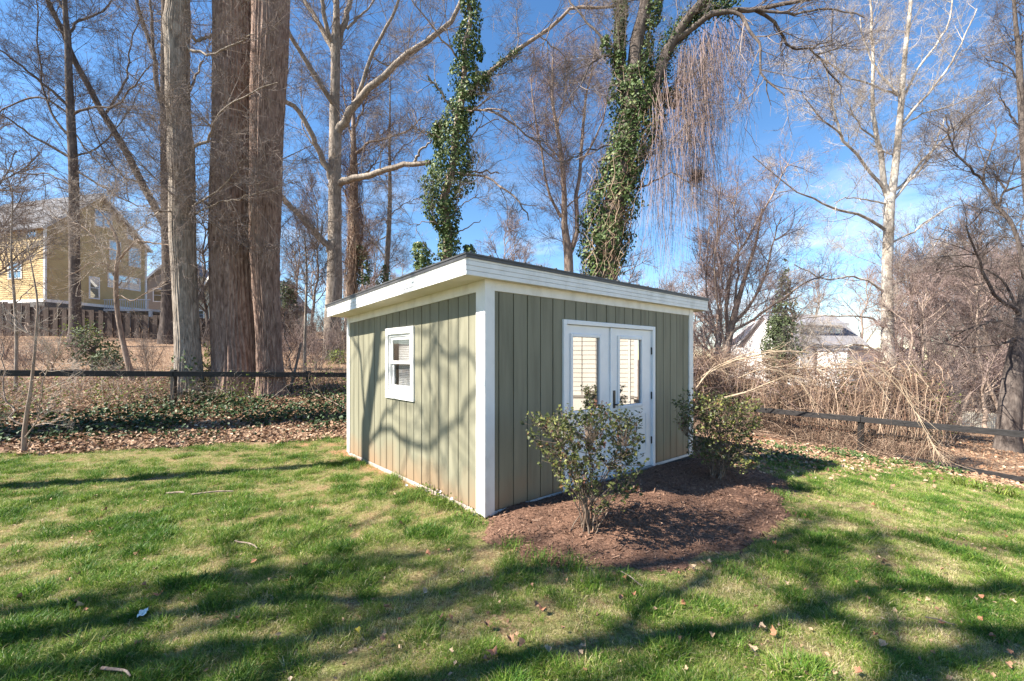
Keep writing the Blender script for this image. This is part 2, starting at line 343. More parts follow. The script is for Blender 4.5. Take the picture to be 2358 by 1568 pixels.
lawn = ss(-.35, .25, lawn_sd(X, Y)+.7*(fbm(X*1.7, Y*1.7)-.5))
a_, b_ = loc(X, Y)
dirt = np.clip(ss(-.12, .08, strip_sd(X, Y)+.2*(fbm(X*3, Y*3)-.5))+.8*ss(.5, .0, np.abs(lawn_sd(X, Y)-.45))*ss(-5.5, -3.2, X)*(X < -2.4)*ss(.4, .6, fbm(X*1.3, Y*1.3)), 0, 1)
def ground_mat():
    m = bpy.data.materials.new('ground_cover'); m.use_nodes = True; t = m.node_tree; b = t.nodes['Principled BSDF']; nn = t.nodes.new; ln = t.links.new
    c = nn('ShaderNodeTexCoord')
    def noise(s, d=6):
        n = nn('ShaderNodeTexNoise'); n.inputs['Scale'].default_value = s; n.inputs['Detail'].default_value = d; n.inputs['Roughness'].default_value = .65; ln(c.outputs['Object'], n.inputs['Vector']); return n
    def ramp(src, st):
        r = nn('ShaderNodeValToRGB'); el = r.color_ramp.elements
        while len(el) < len(st): el.new(.5)
        for e_, (p, q) in zip(el, st): e_.position = p; e_.color = tuple(q)+(1,)
        ln(src, r.inputs[0]); return r
    def mix(f, a, d):
        x = nn('ShaderNodeMixRGB'); ln(f, x.inputs[0]); ln(a, x.inputs[1]); ln(d, x.inputs[2]); return x.outputs[0]
    fine = noise(55); med = noise(3.2); big = noise(.9)
    soil = ramp(fine.outputs[0], [(.3, (.09, .055, .028)), (.5, (.22, .155, .08)), (.7, (.42, .33, .19))])
    green = ramp(fine.outputs[0], [(.3, (.035, .065, .01)), (.7, (.13, .2, .04))])
    gm = ramp(med.outputs[0], [(.4, (0,)*3), (.62, (.7,)*3)])
    lw = mix(gm.outputs[0], soil.outputs[0], green.outputs[0])
    v = nn('ShaderNodeTexVoronoi'); v.inputs['Scale'].default_value = 16; ln(c.outputs['Object'], v.inputs['Vector'])
    sx = nn('ShaderNodeSeparateXYZ'); ln(v.outputs['Color'], sx.inputs[0])
    lit = ramp(sx.outputs[0], [(.05, (.1, .055, .035)), (.4, (.21, .125, .08)), (.7, (.33, .215, .14)), (1, (.46, .35, .25))])
    lit2 = ramp(big.outputs[0], [(.35, (.15, .1, .065)), (.7, (.25, .165, .11))])
    hf = nn('ShaderNodeMixRGB'); hf.inputs[0].default_value = .45; ln(lit.outputs[0], hf.inputs[1]); ln(lit2.outputs[0], hf.inputs[2])
    red = ramp(fine.outputs[0], [(.3, (.25, .105, .055)), (.7, (.47, .25, .15))])
    A = nn('ShaderNodeAttribute'); A.attribute_name = 'lawn'; D = nn('ShaderNodeAttribute'); D.attribute_name = 'dirt'
    o = mix(A.outputs['Fac'], hf.outputs[0], lw); o = mix(D.outputs['Fac'], o, red.outputs[0])
    ln(o, b.inputs['Base Color']); b.inputs['Roughness'].default_value = .95; b.inputs['Specular IOR Level'].default_value = .1
    bp = nn('ShaderNodeBump'); bp.inputs['Strength'].default_value = .7; bp.inputs['Distance'].default_value = .03; ln(fine.outputs[0], bp.inputs['Height']); ln(bp.outputs[0], b.inputs['Normal'])
    return m
GROUND = ground_mat()
tag(mk('ground', np.stack([X, Y, Z], -1), Fq, GROUND, smooth=True, attrs={'lawn': lawn.ravel(), 'dirt': dirt.ravel()}), kind='structure')
# mulch bed: a low mound against the door wall
ga, gb = np.meshgrid(np.linspace(-.7, 5.4, 120), np.linspace(-2.4, .35, 60))
wx, wy = wld(ga, gb); sdv = sdpoly(ga, gb, BED)+.25*(fbm(ga*2.2, gb*2.2)-.5)
mz = hz(wx, wy)+np.where(sdv > 0, .01+.1*ss(0, .9, sdv)+.03*(fbm(wx*6, wy*6)-.5)*ss(0, .2, sdv), -.05+sdv*.3)
def bedz(x, y):
    a, b = loc(x, y); s = sdpoly(a, b, BED); return hz(x, y)+np.where(s > 0, .01+.1*ss(0, .9, s), 0)
i2 = np.arange(ga.size).reshape(ga.shape)
MBASE = M('mulch_base', [(.25, (.068, .037, .025)), (.5, (.155, .088, .06)), (.75, (.27, .165, .115))], 45, rough=.95, bump=.8, bdist=.03, spec=.1)
tag(mk('mulch_bed', np.stack([wx, wy, mz], -1), np.stack([i2[:-1, :-1], i2[:-1, 1:], i2[1:, 1:], i2[1:, :-1]], -1).reshape(-1, 4), MBASE, smooth=True), kind='structure')

# ------------------------------------------------------------------ the shed (local x along the door wall, local y along the window wall)
shed = empty('garden_shed', (CX0, CY0, 0), AR, label='sage green board shed with white trim and low sloping roof on the lawn', cat='shed')
LA, LB = 4.29, 3.80
SL = .0312
def ztop(b): return 2.634-SL*(b+.12)
WIN = (1.47, 2.30, 1.077, 2.05); DOOR = (1.13, 3.136, .0, 2.10)
def slope_box(a0, a1, b0, b1, dz0, dz1):                               # box whose top and bottom follow the roof slope
    v = box((a0, b0, 0), (a1, b1, 0))
    for i in range(8): v[i, 2] = ztop(v[i, 1])+(dz0 if i < 4 else dz1)
    return v
w_ = WIN
core = [box((.0, .1, .06), (.1, w_[0]+.05, 2.30)), box((.0, w_[1]-.05, .06), (.1, LB, 2.22)), box((.0, w_[0]+.05, .06), (.1, w_[1]-.05, w_[2]+.05)), box((.0, w_[0]+.05, w_[3]-.05), (.1, w_[1]-.05, 2.26)),
        box((0, 0, .06), (DOOR[0]+.03, .1, 2.33)), box((DOOR[1]-.03, 0, .06), (LA, .1, 2.33)), box((DOOR[0]+.03, 0, 2.07), (DOOR[1]-.03, .1, 2.33)),
        box((LA-.1, .1, .06), (LA, LB, 2.2)), box((.1, LB-.1, .06), (LA-.1, LB, 2.2))]
boxes('wall', core, SIDING, shed)
def rects_minus(x0, x1, z0, z1, h):
    hx0, hx1, h0, h1 = h
    if x1 <= hx0 or x0 >= hx1: return [(x0, x1, z0, z1)]
    o = []
    if x0 < hx0: o.append((x0, hx0, z0, z1))
    if x1 > hx1: o.append((hx1, x1, z0, z1))
    a, b = max(x0, hx0), min(x1, hx1)
    if h0 > z0: o.append((a, b, z0, h0))
    if h1 < z1: o.append((a, b, h1, z1))
    return o
G = .0065
def board(x0, x1, hole, left):
    j = random.uniform(-.0015, .0015); L_ = []
    for (p, q, z0, z1) in rects_minus(x0, x1, .055, 2.345, hole):
        if q-p < .004: continue
        if left:
            v = box((-.018+j, p, z0), (-.0005, q, z1))
            if z1 > 2.3:
                for i in range(4, 8): v[i, 2] = ztop(v[i, 1])-.285
        else: v = box((p, -.018+j, z0), (q, -.0005, z1))
        L_.append(v)
    for v in L_: boxes('siding_board', [v], SIDING, shed, bevel=.0025)
cuts = [.0]+[.275-.204+.204*k for k in range(1, 18)]+[LB]
for p, q in zip([.12]+cuts[1:-1], cuts[1:]): board(p+G, q-G, (WIN[0]+.02, WIN[1]-.02, WIN[2]+.02, WIN[3]-.02), True)
cuts = [.095]+[.16+.203*k for k in range(0, 21)]+[LA]
for p, q in zip(cuts[:-1], cuts[1:]): board(p+G, q-G, (DOOR[0]+.02, DOOR[1]-.02, 0, DOOR[3]-.02), False)
# white trim
boxes('corner_board', [box((-.036, 0.0005, .03), (-.0005, .122, 2.5)), box((-.036, -.036, .02), (.092, 0, 2.5))], WHITE, shed, bevel=.004)
boxes('corner_board', [box((-.034, LB-.095, .05), (-.0005, LB+.02, 2.33))], WHITE, shed, bevel=.004)
boxes('corner_board', [box((LA-.1, -.036, .03), (LA+.034, -.0005, 2.5)), box((LA+.0005, 0, .03), (LA+.034, .1, 2.5))], WHITE, shed, bevel=.004)
boxes('frieze_board', [slope_box(-.03, -.0005, .123, LB+.02, -.30, -.192)], WHITE, shed, bevel=.003)
boxes('frieze_board', [box((.093, -.03, 2.335), (LA-.101, -.0005, 2.44))], WHITE, shed, bevel=.003)
SOF = M('soffit_paint', [(.3, (.66, .61, .5)), (.7, (.78, .73, .63))], 3, stretch=(1, 1, 1), rough=.7)
boxes('soffit', [slope_box(-.318, LA+.31, -.118, LB+.06, -.192, -.18)], SOF, shed)
for k in range(4):                                                    # fascia: four narrow planks on each visible side
    a, b = -.2+k*.047, -.2+k*.047+.0445
    boxes('fascia_board', [slope_box(-.338-.002*k, -.318, -.14, LB+.08, a, b)], WHITE, shed, bevel=.002)
    boxes('fascia_board', [slope_box(-.318+.0005, LA+.33, -.14-.002*k, -.12, a, b)], WHITE, shed, bevel=.002)
    boxes('fascia_board', [slope_box(LA+.31, LA+.33, -.119, LB+.08, a, b)], WHITE, shed)
roof = boxes('roof', [slope_box(-.36, LA+.35, -.165, LB+.11, -.010, .006)], ROOFM, shed)
def rib(a):
    v = slope_box(a-.014, a+.014, -.167, LB+.11, .0065, .02)
    v[[4, 7], 0] += .01; v[[5, 6], 0] -= .01; return v
for k in range(21): boxes('roof_rib', [rib(-.3+k*.235)], ROOFM, roof)
boxes('drip_edge', [slope_box(-.352, -.346, -.16, LB+.1, -.045, -.0105)], ROOFM, shed)
boxes('drip_edge', [slope_box(-.345, LA+.345, -.156, -.150, -.04, -.0105)], ROOFM, shed)
boxes('footing', [box((-.02, .1, -.2), (.08, LB, .05))], CONC, shed, bevel=.01)
for v in (box((.0, -.022, .012), (DOOR[0]-.01, -.002, .05)), box((DOOR[1]+.01, -.022, .012), (LA, -.002, .05))): boxes('base_trim', [v], WHITE, shed, bevel=.004)
boxes('footing', [box((.0, -.045, -.2), (LA, .09, .01))], flat('dark_footing', (.035, .033, .032), .8), shed)
# window
win = boxes('window', [box((-.02, w_[0]+.085, w_[2]+.11), (.03, w_[0]+.115, w_[3]-.09)), box((-.02, w_[1]-.115, w_[2]+.11), (.03, w_[1]-.085, w_[3]-.09)),
                       box((-.02, w_[0]+.115, w_[2]+.11), (.03, w_[1]-.115, w_[2]+.14)), box((-.02, w_[0]+.115, w_[3]-.12), (.03, w_[1]-.115, w_[3]-.09))], WHITE, shed, bevel=.003)
boxes('window_casing', [box((-.042, w_[0], w_[2]+.11), (-.003, w_[0]+.085, w_[3]-.09)), box((-.042, w_[1]-.085, w_[2]+.11), (-.003, w_[1], w_[3]-.09)),
                        box((-.042, w_[0], w_[3]-.09), (-.003, w_[1], w_[3])), box((-.042, w_[0], w_[2]), (-.003, w_[1], w_[2]+.11))], WHITE, win, bevel=.004)
def sash(z0, z1, a, par):
    b0, b1 = w_[0]+.117, w_[1]-.117; t = .045
    boxes('sash', [box((a, b0, z0), (a+.02, b0+t, z1)), box((a, b1-t, z0), (a+.02, b1, z1)), box((a, b0+t, z0), (a+.02, b1-t, z0+t)), box((a, b0+t, z1-t), (a+.02, b1-t, z1))], WHITE, par, bevel=.003)
    boxes('pane', [box((a+.008, b0+t-.004, z0+t-.004), (a+.012, b1-t+.004, z1-t+.004))], GLASS_WIN, par)
zm = (w_[2]+.14+w_[3]-.12)/2
sash(zm-.02, w_[3]-.121, -.008, win); sash(w_[2]+.141, zm+.025, .013, win)
sl = [beam((.075, w_[0]+.13, z), (.075, w_[1]-.2, z), .008, .019) for z in np.arange(w_[2]+.16, w_[3]-.13, .024)]
boxes('window_blind', sl, flat('blind_slat', (.72, .72, .7), .5), win)['kind'] = 'stuff'
# double door
d0, d1, _, dt = DOOR
fr = boxes('door_frame', [box((d0, -.048, .03), (d0+.06, .06, dt)), box((d1-.06, -.048, .03), (d1, .06, dt)), box((d0+.06, -.048, dt-.055), (d1-.06, .06, dt))], DOORM, shed, bevel=.006)
boxes('threshold', [box((d0+.06, -.05, .02), (d1-.06, .06, .045))], flat('threshold_metal', (.25, .25, .25), .4), fr)
def leaf(a0, a1, l0, l1, z0=.05, z1=2.04, lz0=.983, lz1=1.90):
    b0, b1 = -.012, .03
    d = boxes('door', [box((a0, b0, z0), (l0, b1, z1)), box((l1, b0, z0), (a1, b1, z1)), box((l0, b0, z0), (l1, b1, lz0)), box((l0, b0, lz1), (l1, b1, z1))], DOORM, shed)
    q = .042
    boxes('lite_frame', [box((l0-q, b0-.016, lz0-q), (l0+.004, b0-.0005, lz1+q)), box((l1-.004, b0-.016, lz0-q), (l1+q, b0-.0005, lz1+q)), box((l0+.004, b0-.016, lz0-q), (l1-.004, b0-.0005, lz0+.004)), box((l0+.004, b0-.016, lz1-.004), (l1-.004, b0-.0005, lz1+q))], DOORM, d, bevel=.008)
    boxes('glass_pane', [box((l0-.002, .0, lz0-.002), (l1+.002, .006, lz1+.002))], GLASS_DOOR, d)
    boxes('dark_interior', [box((l0-.03, .05, lz0-.03), (l1+.03, .055, lz1+.03))], METAL_B, d)  # black sheet standing in for the unlit room behind the glass
    m_ = (a0+a1)/2; ps = []
    for p0, p1 in ((a0+.13, m_-.05), (m_+.05, a1-.13)):
        z0_, z1_ = .25, .84
        for (xa, xb, za, zb) in ((p0, p0+.018, z0_, z1_), (p1-.018, p1, z0_, z1_), (p0+.018, p1-.018, z0_, z0_+.018), (p0+.018, p1-.018, z1_-.018, z1_)):
            ps.append(box((xa, b0-.007, za), (xb, b0-.0005, zb)))
        ps.append(box((p0+.05, b0-.006, z0_+.05), (p1-.05, b0-.0005, z1_-.05)))
    boxes('door_panel', ps, DOORM, d, bevel=.004)
    return d
lf = leaf(1.192, 2.083, 1.315, 1.843); rt = leaf(2.089, 3.074, 2.277, 2.81)
boxes('astragal', [box((2.06, -.035, .05), (2.105, -.0125, 2.04))], DOORM, rt, bevel=.005)
boxes('door_handle', [box((2.135, -.022, .96), (2.185, -.0125, 1.2)), box((2.15, -.07, 1.0), (2.17, -.022, 1.02)), box((2.15, -.08, .998), (2.27, -.062, 1.022))], METAL_B, rt, bevel=.006)
for z in (.42, 1.08, 1.74): boxes('hinge', [box((3.062, -.022, z-.055), (3.09, -.0125, z+.055)), box((3.068, -.03, z-.05), (3.082, -.022, z+.05))], METAL_B, rt, bevel=.003)

# ------------------------------------------------------------------ fences
def rail_fence(name, label, P0, P1, z0, z1, posts, hgt, extra=None):
    f = empty(name, (0, 0, 0), label=label, cat='fence')
    P0, P1 = np.array(P0, float), np.array(P1, float)
    at = lambda t: np.array([*(P0+(P1-P0)*t), z0+(z1-z0)*t])
    ts = sorted(posts); segs = [0.0]+ts+[1.0]
    for a, b in zip(segs[:-1], segs[1:]):
        if b-a > 1e-3: boxes('rail', [beam(at(a+.0005)-[0, 0, .075], at(b-.0005)-[0, 0, .075], .04, .135)], BLACK, f, bevel=.004)
    for t in ts:
        p = at(t); g = float(hz(p[0], p[1]))-.15
        d = unit(P1-P0); nrm = np.array([-d[1], d[0]]); nrm = nrm*np.sign(nrm[1])
        q = p[:2]+nrm*.072
        r = boxes('post', [beam((q[0], q[1], g), (q[0], q[1], p[2]+.03), .1, .1)], BLACK, f, bevel=.006)
    n = 10; T_ = np.linspace(0, 1, 40); Ws = []
    for k in range(n):
        Ws.append(np.array([[at(t)[0], at(t)[1], hz(*at(t)[:2])*(1-k/n)+(at(t)[2]-.05)*k/n+.03] for t in T_]))
    V, Fq = tubes(np.array(Ws), np.full((n, 40), .0014), 3); pts = [(V, Fq)]
    ln_ = np.linalg.norm(P1-P0); tv = np.arange(0, 1, .1/ln_); vv = []
    for t in tv:
        p = at(t); g = float(hz(p[0], p[1])); vv.append([[p[0], p[1], g], [p[0], p[1], (g+p[2])/2], [p[0], p[1], p[2]-.06]])
    pts.append(tubes(np.array(vv), np.full((len(vv), 3), .0012), 3))
    V, Fs = merge(pts); w = mk('wire_mesh', V, Fs, flat('wire', (.09, .08, .07), .6), f); w['kind'] = 'stuff'
    return f, at
_t = lambda x: (x+14.0)/12.0
rail_fence('rail_fence', 'black single rail fence with wire below, running left of the shed past the big trunks', (-14.0, fenceL(-14)), (-2.0, fenceL(-2)), 1.47, 1.11, [_t(-11.09), _t(-8.44), _t(-5.79), _t(-3.14)], 1.2)
fR = lambda x: 12.7-.97*(x-6.83)
ff, _ = rail_fence('rail_fence', 'black single rail fence sloping down to the right beside the tangled vines', (5.4, fR(5.4)), (12.2, fR(12.2)), .25, .07, [(6.83-5.4)/6.8-.08, (8.74-5.4)/6.8, (11.2-5.4)/6.8], 1.0)
boxes('bottom_board', [beam((9.2, fR(9.2)-.04, hz(9.2, fR(9.2))+.06), (12.1, fR(12.1)-.04, hz(12.1, fR(12.1))+.06), .03, .12)], BLACK, ff, bevel=.004)
# brown plank fence far left: each plank a part
pf = empty('plank_fence', (0, 0, 0), label='brown board fence between the woods and the yellow house', cat='fence')
PA, PB = np.array([-37., 26.5]), np.array([-12.5, 28.0]); wpl = .27; npl = int(np.linalg.norm(PB-PA)/wpl)
pd = unit(PB-PA); pn = np.array([-pd[1], pd[0]])
tops = lambda x: np.interp(x, [-37, -32, -24, -19, -12], [5.35, 5.05, 4.35, 4.1, 3.6])
base_plank = {}
for i in range(npl):
    p = PA+pd*(i+.5)*wpl; g = float(hz(*p)); t = float(tops(p[0]))+random.uniform(-.05, .05)
    q = p-pn*(.03 if i % 2 else -.03); h = max(t-g+.1, .8)
    key = (round(h, 1))
    if key not in base_plank:
        v = box((-wpl/2-.012, -.012, 0), (wpl/2+.012, .012, key)); v[4:, 0] *= .96
        base_plank[key] = boxes('plank', [v], WOODF, pf); o = base_plank[key]
    else:
        o = base_plank[key].copy(); COL.objects.link(o); o.parent = pf
    o.location = (q[0], q[1], g-.1); o.rotation_euler = (random.uniform(-.01, .01), random.uniform(-.012, .012), math.atan2(pd[1], pd[0]))
for dz in (.35, 1.3):
    for i in range(0, npl-8, 8):
        a = PA+pd*i*wpl; b = PA+pd*(i+8)*wpl
        boxes('rail', [beam((*a, hz(*a)+dz), (*b, hz(*b)+dz), .04, .09)], WOODF, pf)
# picket fence far right
kf = empty('picket_fence', (0, 0, 0), label='short cream picket fence beyond the far right trunk', cat='fence')
CRE = flat('cream_picket_paint', (.72, .66, .52), .6)
k0 = None
for i in range(24):
    x = 26.3+i*.15; y = 25.2+i*.02; g = float(hz(x, y))
    if k0 is None:
        v = np.concatenate([box((-.05, -.012, 0), (.05, .012, .95)), [[-.05, -.012, .95], [.05, -.012, .95], [.05, .012, .95], [-.05, .012, .95], [0, -.012, 1.05], [0, .012, 1.05]]])
        k0 = mk('picket', v, [BQ, np.array([[8, 9, 12], [10, 11, 13]]), np.array([[9, 10, 13, 12], [11, 8, 12, 13]])], CRE, kf); o = k0
    else: o = k0.copy(); COL.objects.link(o); o.parent = kf
    o.location = (x, y, g+random.uniform(-.02, .02))
for dz in (.25, .75): boxes('rail', [beam((26.2, 25.26, hz(26.2, 25.2)+dz), (29.9, 25.74, hz(29.9, 25.7)+dz), .03, .09)], CRE, kf)

# ------------------------------------------------------------------ houses
def lap(p, q, z0, z1, step, nrm, top=None):                            # overlapping boards on a wall plane p->q
    p, q = np.array(p, float), np.array(q, float); L_ = []
    for z in np.arange(z0, z1-1e-6, step):
        a, b = p, q
        if top is not None:
            s = top(z+step*.5)
            if s is None: continue
            a, b = p+(q-p)*s[0], p+(q-p)*s[1]
        v = np.array([[*(a), z], [*(b), z], [*(b), z+step], [*(a), z+step], [*(a+nrm*.03), z], [*(b+nrm*.03), z], [*(b+nrm*.008), z+step], [*(a+nrm*.008), z+step]])
        L_.append(v[[0, 1, 5, 4, 3, 2, 6, 7]])
    return L_
def wall_window(root, p, d, nrm, t0, t1, z0, z1, trim, pane=GLASS_FAR, muntin=0):
    """window on a wall: p 2D origin, d unit along, nrm outward"""
    P = lambda t, z, o: np.array([*(p+d*t+nrm*o), z])
    def bx(ta, tb, za, zb, o0, o1):
        return np.array([P(ta, za, o0), P(tb, za, o0), P(tb, za, o1), P(ta, za, o1), P(ta, zb, o0), P(tb, zb, o0), P(tb, zb, o1), P(ta, zb, o1)])
    w = .11; L_ = [bx(t0-w, t0, z0-w, z1+w, .0, .07), bx(t1, t1+w, z0-w, z1+w, .0, .07), bx(t0, t1, z0-w, z0, .0, .075), bx(t0, t1, z1, z1+w, .0, .075), bx(t0, t1, (z0+z1)/2-.025, (z0+z1)/2+.025, .0, .055)]
    for k in range(muntin): tt = t0+(t1-t0)*(k+1)/(muntin+1); L_.append(bx(tt-.018, tt+.018, z0, z1, .0, .052))
    f = boxes('window', L_, trim, root); boxes('pane', [bx(t0-.01, t1+.01, z0-.01, z1+.01, .025, .04)], pane, f); return f
def pix(p, d, px):                                                    # distance along a wall line for a picture column
    k = (px-CX)/F; return (k*p[1]-p[0])/(d[0]-k*d[1])
def gable_house(name, label, c, ex, w, ln, zb, ze, zr, wallm, roofm, trim, over=.45, lapstep=.19, fnd=None):
    """c near corner, ex along the gable wall (width w), ey along the eave wall (length ln)"""
    r = empty(name, (0, 0, 0), label=label, cat='house'); ex = np.array(ex); ey = np.array([-ex[1], ex[0]])
    if fnd is not None: pass
    g = float(hz(*c))-.5
    Q = lambda a, b, z: np.array([*(c+ex*a+ey*b), z])
    V = np.array([Q(0, 0, g), Q(w, 0, g), Q(w, ln, g), Q(0, ln, g), Q(0, 0, ze), Q(w, 0, ze), Q(w, ln, ze), Q(0, ln, ze), Q(w/2, 0, zr), Q(w/2, ln, zr)])
    mk('wall', V, [np.array([[0, 1, 5, 4], [1, 2, 6, 5], [2, 3, 7, 6], [3, 0, 4, 7]]), np.array([[4, 5, 8], [6, 7, 9]])], wallm, r)
    tp = lambda z: (0, 1) if z <= ze else ((z-ze)/(zr-ze)*.5, 1-(z-ze)/(zr-ze)*.5) if z < zr-.05 else None
    o = boxes('lap_siding', lap(c, c+ex*w, zb, zr, lapstep, -ey, tp)+lap(c, c+ey*ln, zb, ze, lapstep, -ex), wallm, r); o['kind'] = 'stuff'
    k = (zr-ze)/(w/2); R_ = []
    for s in (0, 1):
        A = (-over, w/2) if s == 0 else (w/2, w+over); za = (ze-k*over, zr) if s == 0 else (zr, ze-k*over)
        b0, b1 = -over, ln+over
        v = np.array([Q(A[0], b0, za[0]), Q(A[1], b0, za[1]), Q(A[1], b1, za[1]), Q(A[0], b1, za[0])]); v2 = v+[0, 0, .16]
        R_.append(np.vstack([v, v2])+[0, 0, .02*s])
    boxes('roof', R_, roofm, r)
    for s in (0, 1):
        a = Q(-over if s == 0 else w+over, -over-.03, ze-k*over-.02); b = Q(w/2, -over-.03, zr-.02)
        boxes('rake_board', [beam(a, b, .05, .22)], trim, r)
    for a, b in ((0, 0), (w, 0), (0, ln)):
        p = Q(a, b, 0)[:2]-ex*.03*(1 if a == 0 else -1)-ey*.03*(1 if b == 0 else -1)
        boxes('corner_board', [beam((*p, zb-.1), (*p, ze-.05), .16, .16)], trim, r)
    boxes('skirt_board', [beam((*(c-ey*.045), zb-.12), (*(c+ex*w-ey*.045), zb-.12), .06, .26), beam((*(c-ex*.045), zb-.12), (*(c+ey*ln-ex*.045), zb-.12), .06, .26)], trim, r)
    boxes('foundation', [beam((*(c-ey*.02), (g+zb)/2-.13), (*(c+ex*w-ey*.02), (g+zb)/2-.13), .05, zb-g-.26), beam((*(c-ex*.02), (g+zb)/2-.13), (*(c+ey*ln-ex*.02), (g+zb)/2-.13), .05, zb-g-.26)], FND, r)
    return r, ex, ey
FND = flat('grey_foundation', (.1, .095, .09), .9)
YW = M('yellow_siding', [(.3, (.42, .3, .135)), (.7, (.52, .385, .19))], 1.5, rough=.7)
RF = M('grey_shingle', [(.3, (.1, .1, .11)), (.7, (.2, .2, .215))], 3, rough=.9, bump=.3)
TR = flat('house_trim', (.72, .7, .66), .6)
c = np.array([(104-CX)/F*38, 38.]); ex = np.array([.234, .972])
yh, ex, ey = gable_house('yellow_house', 'yellow lap sided gabled house behind the plank fence at far left', c, ex, 8.3, 13, 6.75, 13.3, 17.4, YW, RF, TR)
for (a, b, y0, y1) in ((253, 275, 557, 598), (298, 321, 572, 613), (250, 269, 631, 660), (274, 294, 637, 663), (298, 320, 642, 667), (207, 226, 640, 686), (220, 236, 486, 520), (239, 255, 490, 522), (294, 306, 523, 550)):
    t0, t1 = pix(c, ex, a), pix(c, ex, b); Yd = c[1]+ex[1]*(t0+t1)/2; z0, z1 = EYE-(y1-HY)/F*Yd, EYE-(y0-HY)/F*Yd
    wall_window(yh, c, ex, -ey, t0, t1, z0, z1, TR)
for (a, b, y0, y1) in ((22, 50, 606, 640), (64, 84, 530, 545), (-22, 3, 515, 545)):
    t1, t0 = pix(c, ey, a), pix(c, ey, b); Yd = c[1]+ey[1]*(t0+t1)/2; z0, z1 = EYE-(y1-HY)/F*Yd, EYE-(y0-HY)/F*Yd
    wall_window(yh, c, ey, -ex, t0, t1, z0, z1, TR, muntin=2)
# deck at the house's back corner
dk = c+ex*5.2-ey*.2
DKM = flat('grey_deck_paint', (.4, .42, .45), .7)
boxes('deck', [box((dk[0]+.1, dk[1]-1.2, 6.1), (dk[0]+4.6, dk[1]+3.5, 6.3))]+[beam((dk[0]+.3+i*2.1, dk[1]-1, 3.2), (dk[0]+.3+i*2.1, dk[1]-1, 6.1), .22, .22) for i in range(3)]+
      [beam((dk[0]+.1, dk[1]-1.15, 7.2), (dk[0]+4.6, dk[1]-1.15, 7.2), .08, .1)]+[beam((dk[0]+.2+i*.22, dk[1]-1.15, 6.3), (dk[0]+.2+i*.22, dk[1]-1.15, 7.15), .04, .04) for i in range(20)], DKM, yh)
c2 = np.array([(330-CX)/F*58, 58.])
BW = flat('tan_siding', (.36, .29, .22), .8)
bh, e2, f2 = gable_house('tan_house', 'tan house with blue grey roof just right of the yellow house', c2, (.96, .28), 7.5, 9, 8, 11.6, 15.6, BW, flat('blue_grey_shingle', (.13, .15, .19), .9), TR, over=.4)
for a, b in ((1.2, 2.2), (2.6, 3.6)): wall_window(bh, c2, e2, -f2, a, b, 9.2, 10.8, TR)
c3 = np.array([(452-CX)/F*46, 46.])
gh, e3, f3 = gable_house('cream_house', 'cream gabled house glimpsed between the grey trunk and twin trunks', c3, (.93, -.36), 7, 8, 5.4, 7.2, 10.6, flat('cream_siding', (.55, .5, .38), .8), RF, TR, over=.5)
wall_window(gh, c3, e3, -f3, .4, 1.2, 5.2, 6.5, TR)
# white house on the right: long shingle roof, shed dormer with a row of windows
WW = flat('white_siding', (.74, .73, .71), .7); SHG = M('pale_shingle', [(.3, (.17, .165, .18)), (.7, (.27, .265, .285))], 2.5, rough=.9, bump=.3)
wh = empty('white_house', (0, 0, 0), label='white house with pale grey roof and long dormer beyond the vine thicket', cat='house')
Yh = 50.0; d_ = unit(np.array([.985, .17])); n_ = np.array([d_[1], -d_[0]])
p0 = np.array([(1822-CX)/F*Yh, Yh]); Lh = 9.6
H_ = lambda t, o, z: np.array([*(p0+d_*t+n_*o), z])
def hb(t0, t1, o0, o1, z0, z1): return np.array([H_(t0, o0, z0), H_(t1, o0, z0), H_(t1, o1, z0), H_(t0, o1, z0), H_(t0, o0, z1), H_(t1, o0, z1), H_(t1, o1, z1), H_(t0, o1, z1)])
ze_, zr_ = 3.3, 6.75
mk('wall', np.array([H_(0, 0, -4), H_(Lh, 0, -4), H_(Lh, -8, -4), H_(0, -8, -4), H_(0, 0, ze_), H_(Lh, 0, ze_), H_(Lh, -8, ze_), H_(0, -8, ze_), H_(0, -4, zr_), H_(Lh, -4, zr_)]),
   [BQ[2:], np.array([[4, 8, 7], [5, 6, 9]])], WW, wh)
boxes('roof', [np.vstack([np.array([H_(-.5, .5, ze_-.4), H_(Lh+.5, .5, ze_-.4), H_(Lh+.5, -4, zr_), H_(-.5, -4, zr_)]), np.array([H_(-.5, .5, ze_-.2), H_(Lh+.5, .5, ze_-.2), H_(Lh+.5, -4, zr_+.2), H_(-.5, -4, zr_+.2)])]),
               np.vstack([np.array([H_(-.5, -8.5, ze_-.4), H_(-.5, -4.003, zr_), H_(Lh+.5, -4.003, zr_), H_(Lh+.5, -8.5, ze_-.4)]), np.array([H_(-.5, -8.5, ze_-.2), H_(-.5, -4.003, zr_+.2), H_(Lh+.5, -4.003, zr_+.2), H_(Lh+.5, -8.5, ze_-.2)])])], SHG, wh)
dm = boxes('dormer', [hb(1.6, 8.2, -3.2, -1.2, 3.6, 5.55)], WW, wh)
boxes('dormer_roof', [np.vstack([np.array([H_(1.3, -.7, 5.5), H_(8.5, -.7, 5.5), H_(8.5, -4.1, 6.75), H_(1.3, -4.1, 6.75)]), np.array([H_(1.3, -.7, 5.72), H_(8.5, -.7, 5.72), H_(8.5, -4.1, 7.05), H_(1.3, -4.1, 7.05)])])], SHG, dm)
boxes('dormer_fascia', [hb(1.25, 8.55, -.7, -.62, 5.42, 5.75)], WW, dm)
for t in (2.1, 3.2, 4.9, 6.1, 7.2): wall_window(wh, p0-n_*1.2, d_, n_, t, t+.7, 4.25, 5.1, WW, muntin=1)
for t in (1.2, 4.2, 7.3): wall_window(wh, p0, d_, n_, t, t+1, .4, 1.9, WW, muntin=1)
